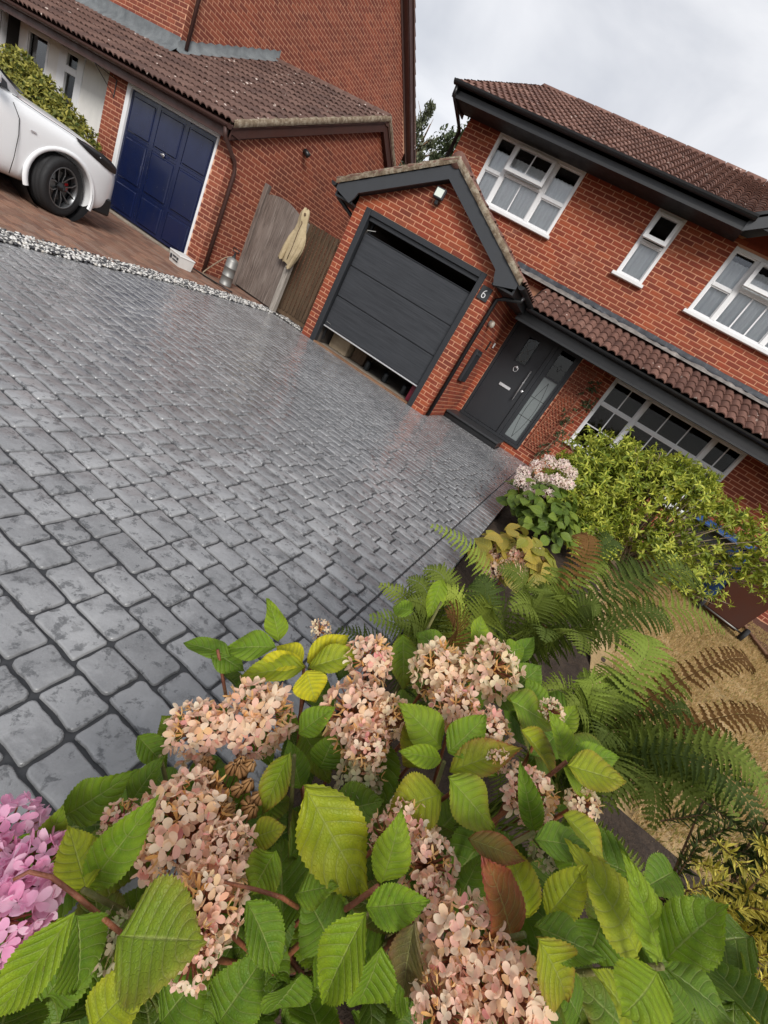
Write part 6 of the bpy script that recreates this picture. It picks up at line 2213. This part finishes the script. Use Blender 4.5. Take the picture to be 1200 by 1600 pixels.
# golden yew at the right edge -----------------------------------------
yw = thing('golden_yew', (.95, .95, -.05), 'golden yew with bright yellow needles in the lower right corner', 'yew')
ndl = MB().add([(-.06, 0, 0), (.06, 0, 0), (-.085, .6, .05), (.085, .6, .05), (0, 1, 0), (0, .5, .09), (0, 0, .05)], [(0, 6, 5, 2), (6, 1, 3, 5), (2, 5, 4), (5, 3, 4)]).mesh('needle', M['yew'])
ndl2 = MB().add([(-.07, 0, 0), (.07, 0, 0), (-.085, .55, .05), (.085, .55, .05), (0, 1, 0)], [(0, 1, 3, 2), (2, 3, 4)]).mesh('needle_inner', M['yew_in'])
yit, yit2, tw_ = [], [], MB()
for k in range(300):
    px, py = rnd.uniform(1065, 1290), rnd.uniform(1270, 1690)
    if py < 1500 - (px - 1065) * 1.35 and rnd.random() < .85:
        continue
    dd = .78 - (py - 1300) * .0004 + rnd.uniform(-.05, .16)
    p = at(px, py, dd)
    root = Vector((.95, 1.0, .0))
    ax = ((p - root).normalized() * .5 + (EYEV - p).normalized() * .35 + Vector((rnd.gauss(0, .35), rnd.gauss(0, .35), rnd.gauss(.2, .3)))).normalized()
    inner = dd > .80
    x = ax.orthogonal().normalized()
    y_ = ax.cross(x)
    nn2 = 46
    for i in range(nn2):
        f_ = i / nn2
        q_ = p - ax * (.10 * (1 - f_)) 
        a = i * 2.4
        dv = (x * math.cos(a) + y_ * math.sin(a) + ax * (.45 + f_ * .9)).normalized()
        l = rnd.uniform(.019, .031)
        Mx = Matrix.Translation(q_) @ dv.to_track_quat('Y', 'Z').to_matrix().to_4x4() @ Matrix.Rotation(rnd.random() * 6.28, 4, 'Y') @ Matrix.Scale(l, 4)
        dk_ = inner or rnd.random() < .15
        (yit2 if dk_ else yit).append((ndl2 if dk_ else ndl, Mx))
    tw_.tube([p - ax * .11, p], [.002, .001], 4, False)
    if k % 4 == 0:
        tw_.tube([root, root.lerp(p, .5) + Vector((0, 0, .03)), p - ax * .1], [.006, .004, .002], 5, False)
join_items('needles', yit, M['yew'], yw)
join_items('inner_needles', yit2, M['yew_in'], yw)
tw_.build('twigs', M['stem'], yw, True, False)

# clipped bush beside the neighbours' car ---------------------------------
HR = [rosette('hedge_rosette%d' % i, M['hedge_leaf'], 7, 30 + i, .30) for i in range(4)]
hb_ = thing('clipped_bush', (-10.6, 5.7, 0), 'rounded variegated bush behind the white car', 'bush')
cen = []
for c, r_, n_ in (((-9.8, 5.75, .62), (.55, .5, .60), 800), ((-10.5, 5.7, .78), (.65, .5, .66), 900), ((-11.3, 5.7, .92), (.7, .5, .66), 900), ((-12.1, 5.7, .86), (.6, .5, .56), 600)):
    for k in range(n_):
        d = Vector((rnd.gauss(0, 1), rnd.gauss(0, 1), rnd.gauss(0, 1))).normalized()
        rr = .72 + .3 * rnd.random() ** .6
        p = Vector((c[0] + d.x * r_[0] * rr, c[1] + d.y * r_[1] * rr, c[2] + d.z * r_[2] * rr))
        if p.z > .03:
            cen.append((p, d))
foliage('foliage', hb_, M['hedge_leaf'], HR, cen, .07)
for k in range(6):
    x = -9.7 - k * .45
    MB().tube([(x, 5.75, 0), (x + rnd.uniform(-.1, .1), 5.75, .4), (x + rnd.uniform(-.2, .2), 5.75, .9)], [.03, .02, .008], 6).build('stem', M['stem'], hb_, True)


# trees far behind ---------------------------------------------------------
def tree(label, base, h, crown_r, n, mat, lsize, seed, airy=False):
    r_ = random.Random(seed)
    t_ = thing('garden_tree', base, label, 'tree', 'trees behind the houses')
    b0 = Vector(base)
    MB().tube([b0, b0 + Vector((.1, 0, h * .35)), b0 + Vector((-.1, .1, h * .7)), b0 + Vector((0, 0, h * .97))], [h * .022, h * .017, h * .010, .02], 8).build('trunk', M['stem'], t_, True)
    lf = simple_leaf('tree_leaf', mat, .34)
    it = []
    nb_ = 34
    for k in range(nb_):
        f_ = .28 + .72 * k / nb_
        a = k * 2.4
        rr = crown_r * (math.sin(PI * min(1, (f_ - .22) * 1.05)) ** .6 + .12) * r_.uniform(.65, 1.1)
        e = b0 + Vector((math.cos(a) * rr, math.sin(a) * rr, h * f_ + r_.uniform(-.3, .5)))
        s_ = b0 + Vector((0, 0, h * (f_ - .1)))
        MB().tube([s_, s_.lerp(e, .5) + Vector((0, 0, .2)), e], [h * .004, h * .0025, .008], 5).build('limb', M['stem'], t_, True)
        for c in range(3 if not airy else 2):
            cp = s_.lerp(e, r_.uniform(.45, 1.0)) + Vector((r_.gauss(0, .3), r_.gauss(0, .3), r_.gauss(0, .3)))
            cr = crown_r * r_.uniform(.16, .30) * (.7 if airy else 1)
            for i in range(n):
                d = Vector((r_.gauss(0, 1), r_.gauss(0, 1), r_.gauss(0, 1))) * (cr * .55)
                nv = Vector((r_.gauss(0, 1), r_.gauss(0, 1), r_.gauss(.5, 1)))
                it.append((lf, Matrix.Translation(cp + d) @ nv.to_track_quat('Z', 'Y').to_matrix().to_4x4() @ Matrix.Scale(lsize * r_.uniform(.6, 1.3), 4)))
    join_items('crown', it, mat, t_)
    return t_


def gp(px, Y):
    """ground point under the horizon for a picture column at distance Y"""
    lo, hi = -2000., 2000.
    for _ in range(60):
        m_ = (lo + hi) / 2
        q_ = proj((m_, Y, 4.0))
        if q_ is None or q_[0] < px:
            lo = m_
        else:
            hi = m_
    return m_


tree('pale feathery tree seen just right of the neighbouring gable edge', (*hp(641, 262, 27)[:2], 0), 10.4, 1.7, 150, M['tree_leaf_pale'], .17, 5, True)
tree('dark green tree showing beside the corner of our roof', (*hp(736, 250, 26)[:2], 0), 10.2, 2.2, 130, M['tree_leaf'], .19, 6)
tree('low dark tree behind the garage ridge between the two taller trees', (*hp(690, 262, 30)[:2], 0), 6.9, 2.0, 60, M['tree_leaf'], .22, 8)

# bins behind the shrub -------------------------------------------------
M['bin_brown'] = paint('brown_bin_plastic', (.075, .022, .012), .45, .2)
M['bin_blue'] = paint('blue_bin_plastic', (.018, .07, .22), .4, .2)
M['bin_dark'] = paint('dark_bin_plastic', (.02, .025, .028), .45, .2)


def wheelie_bin(label, loc, rz, mat, lid):
    Mb = Matrix.Translation(loc) @ Matrix.Rotation(rz, 4, 'Z')
    t_ = bpy.data.objects.new('wheelie_bin', None)
    link(t_, None, Mb)
    tag(t_, label, 'bin', 'wheelie bins by the house')
    def bp_(mb, nm, m_, sm=False):
        o_ = bpy.data.objects.new(nm, mb.mesh(nm, m_, sm))
        return link(o_, t_, Mb)
    V = []
    for z_, hx, y0_, y1_ in ((.06, .20, -.22, .18), (.12, .215, -.24, .21), (.75, .265, -.31, .25), (.95, .28, -.34, .27), (.955, .30, -.36, .29), (1.0, .30, -.36, .29)):
        V.append([(-hx, y0_, z_), (hx, y0_, z_), (hx, y1_, z_), (-hx, y1_, z_), (-hx, y0_, z_)])
    mb = MB().grid(V)
    mb.add(V[0][:4], [(0, 3, 2, 1)])
    bp_(mb, 'body', mat)
    rows = []
    for y_, z_ in ((-.40, 1.0), (-.36, 1.035), (-.1, 1.075), (.2, 1.07), (.33, 1.03), (.36, 1.0)):
        rows.append([(-.31, y_, 1.0), (-.29, y_, z_), (.29, y_, z_), (.31, y_, 1.0)])
    bp_(MB().grid(rows), 'lid', lid)
    bp_(MB().tube([(-.26, .34, 1.0), (.26, .34, 1.0)], .018, 8), 'handle', mat, True)
    bp_(MB().tube([(-.27, .22, .10), (.27, .22, .10)], .012, 8), 'axle', M['steel'], True)
    for s_ in (-1, 1):
        bp_(MB().lathe([(.04, -.025), (.095, -.025), (.10, -.015), (.10, .015), (.095, .025), (.04, .025)], (s_ * .29, .22, .10), 18, 'X'), 'wheel', M['rubber'], True)
    return t_


wheelie_bin('brown wheelie bin on the lawn edge behind the shrub', (3.25, 7.05, -.03), math.radians(160), M['bin_brown'], M['bin_brown'])
wheelie_bin('dark wheelie bin with blue lid half hidden by the shrub', (2.45, 7.4, -.03), math.radians(175), M['bin_dark'], M['bin_blue'])
wheelie_bin('blue wheelie bin behind the thin right side of the shrub', (3.05, 7.95, -.03), math.radians(185), M['bin_blue'], M['bin_blue'])

# edging and bark bed at the far side of the lawn
bb = MB().grid([[(x, y, -.02 + rnd.uniform(-.012, .012)) for y in np.linspace(5.0, 9.4, 40)] for x in np.linspace(3.9, 7.5, 30)])
struct(bb.build('bark_bed', M['bark'], None, True))
ke = thing('lawn_edging', (3.85, 7, -.03), 'row of low brown edging stones between the lawn and bark bed', 'edging')
y = 5.0
while y < 8.2:
    MB().bbox(3.82, 3.90, y, y + .44, -.06, .03 + rnd.uniform(-.008, .008), .01).build('edging_stone', M['wood_tan'], ke)
    y += .45

# thin climber beside the wide window
cl = thing('climbing_plant', (-.12, WY - .06, 0), 'thin leafy climber growing up between the trellis and the window', 'climber')
pts_ = [(-.20, WY - .12, 0), (-.16, WY - .10, .4), (-.05, WY - .12, .75), (-.10, WY - .09, 1.15), (.02, WY - .10, 1.5), (-.06, WY - .08, 1.8)]
MB().tube(pts_, [.010, .009, .008, .006, .005, .003], 6).build('stem', M['stem_pale'], cl, True)
MB().tube([pts_[1], (-.02, WY - .16, .6), (.08, WY - .2, 1.0), (.16, WY - .2, 1.1)], [.008, .007, .005, .003], 6).build('stem', M['stem_pale'], cl, True)
cen = []
for p in pts_[1:]:
    for k in range(16):
        cen.append((Vector(p) + Vector((rnd.gauss(0, .07), rnd.gauss(0, .04), rnd.gauss(0, .10))), (0, -1, .5)))
lm_ = [rosette('climber_leaf%d' % i, M['tree_leaf'], 5, 70 + i, .34) for i in range(2)]
foliage('foliage', cl, M['tree_leaf'], lm_, cen, .05)

# things just inside the garage door
M['card'] = noise_mat('cardboard', [(.3, (.38, .29, .19)), (.7, (.50, .40, .28))], 6)
M['maroon'] = new_mat('maroon_plastic', (.20, .01, .03), .5)
tag(MB().bbox(-4.62, -4.2, GY + .45, GY + .75, .012, .36, .01).build('cardboard_box', M['card']), 'pale cardboard box just inside the half open garage', 'box')
tag(MB().bbox(-4.15, -3.85, GY + .6, GY + .9, .012, .42, .01).build('wooden_crate', M['wood_brown']), 'brown wooden crate beside the cardboard box in the garage', 'crate')
tag(MB().bbox(-2.62, -2.50, GY + .22, GY + .5, .012, .5, .01).build('fuel_can', M['maroon']), 'maroon container in the right corner of the open garage', 'container')
for k in (0, 2, 4):
    x = -3.7 + k * .22
    o = MB().lathe([(.05, .012), (.055, .02), (.055, .16), (.05, .18), (.02, .2)], (x, GY + .5 + .12 * (k % 2), 0), 14).build('paint_tin', M['bin_dark'], None, True)
    tag(o, ['small dark tin nearest the wooden crate in the garage', 'silver tin second from the crate in the garage', 'dark tin in the middle of the three in the garage', 'silver tin next to last in the garage row', 'dark tin nearest the maroon container in the garage'][k], 'tin', 'tins on the garage floor')
bpy.context.view_layer.update()
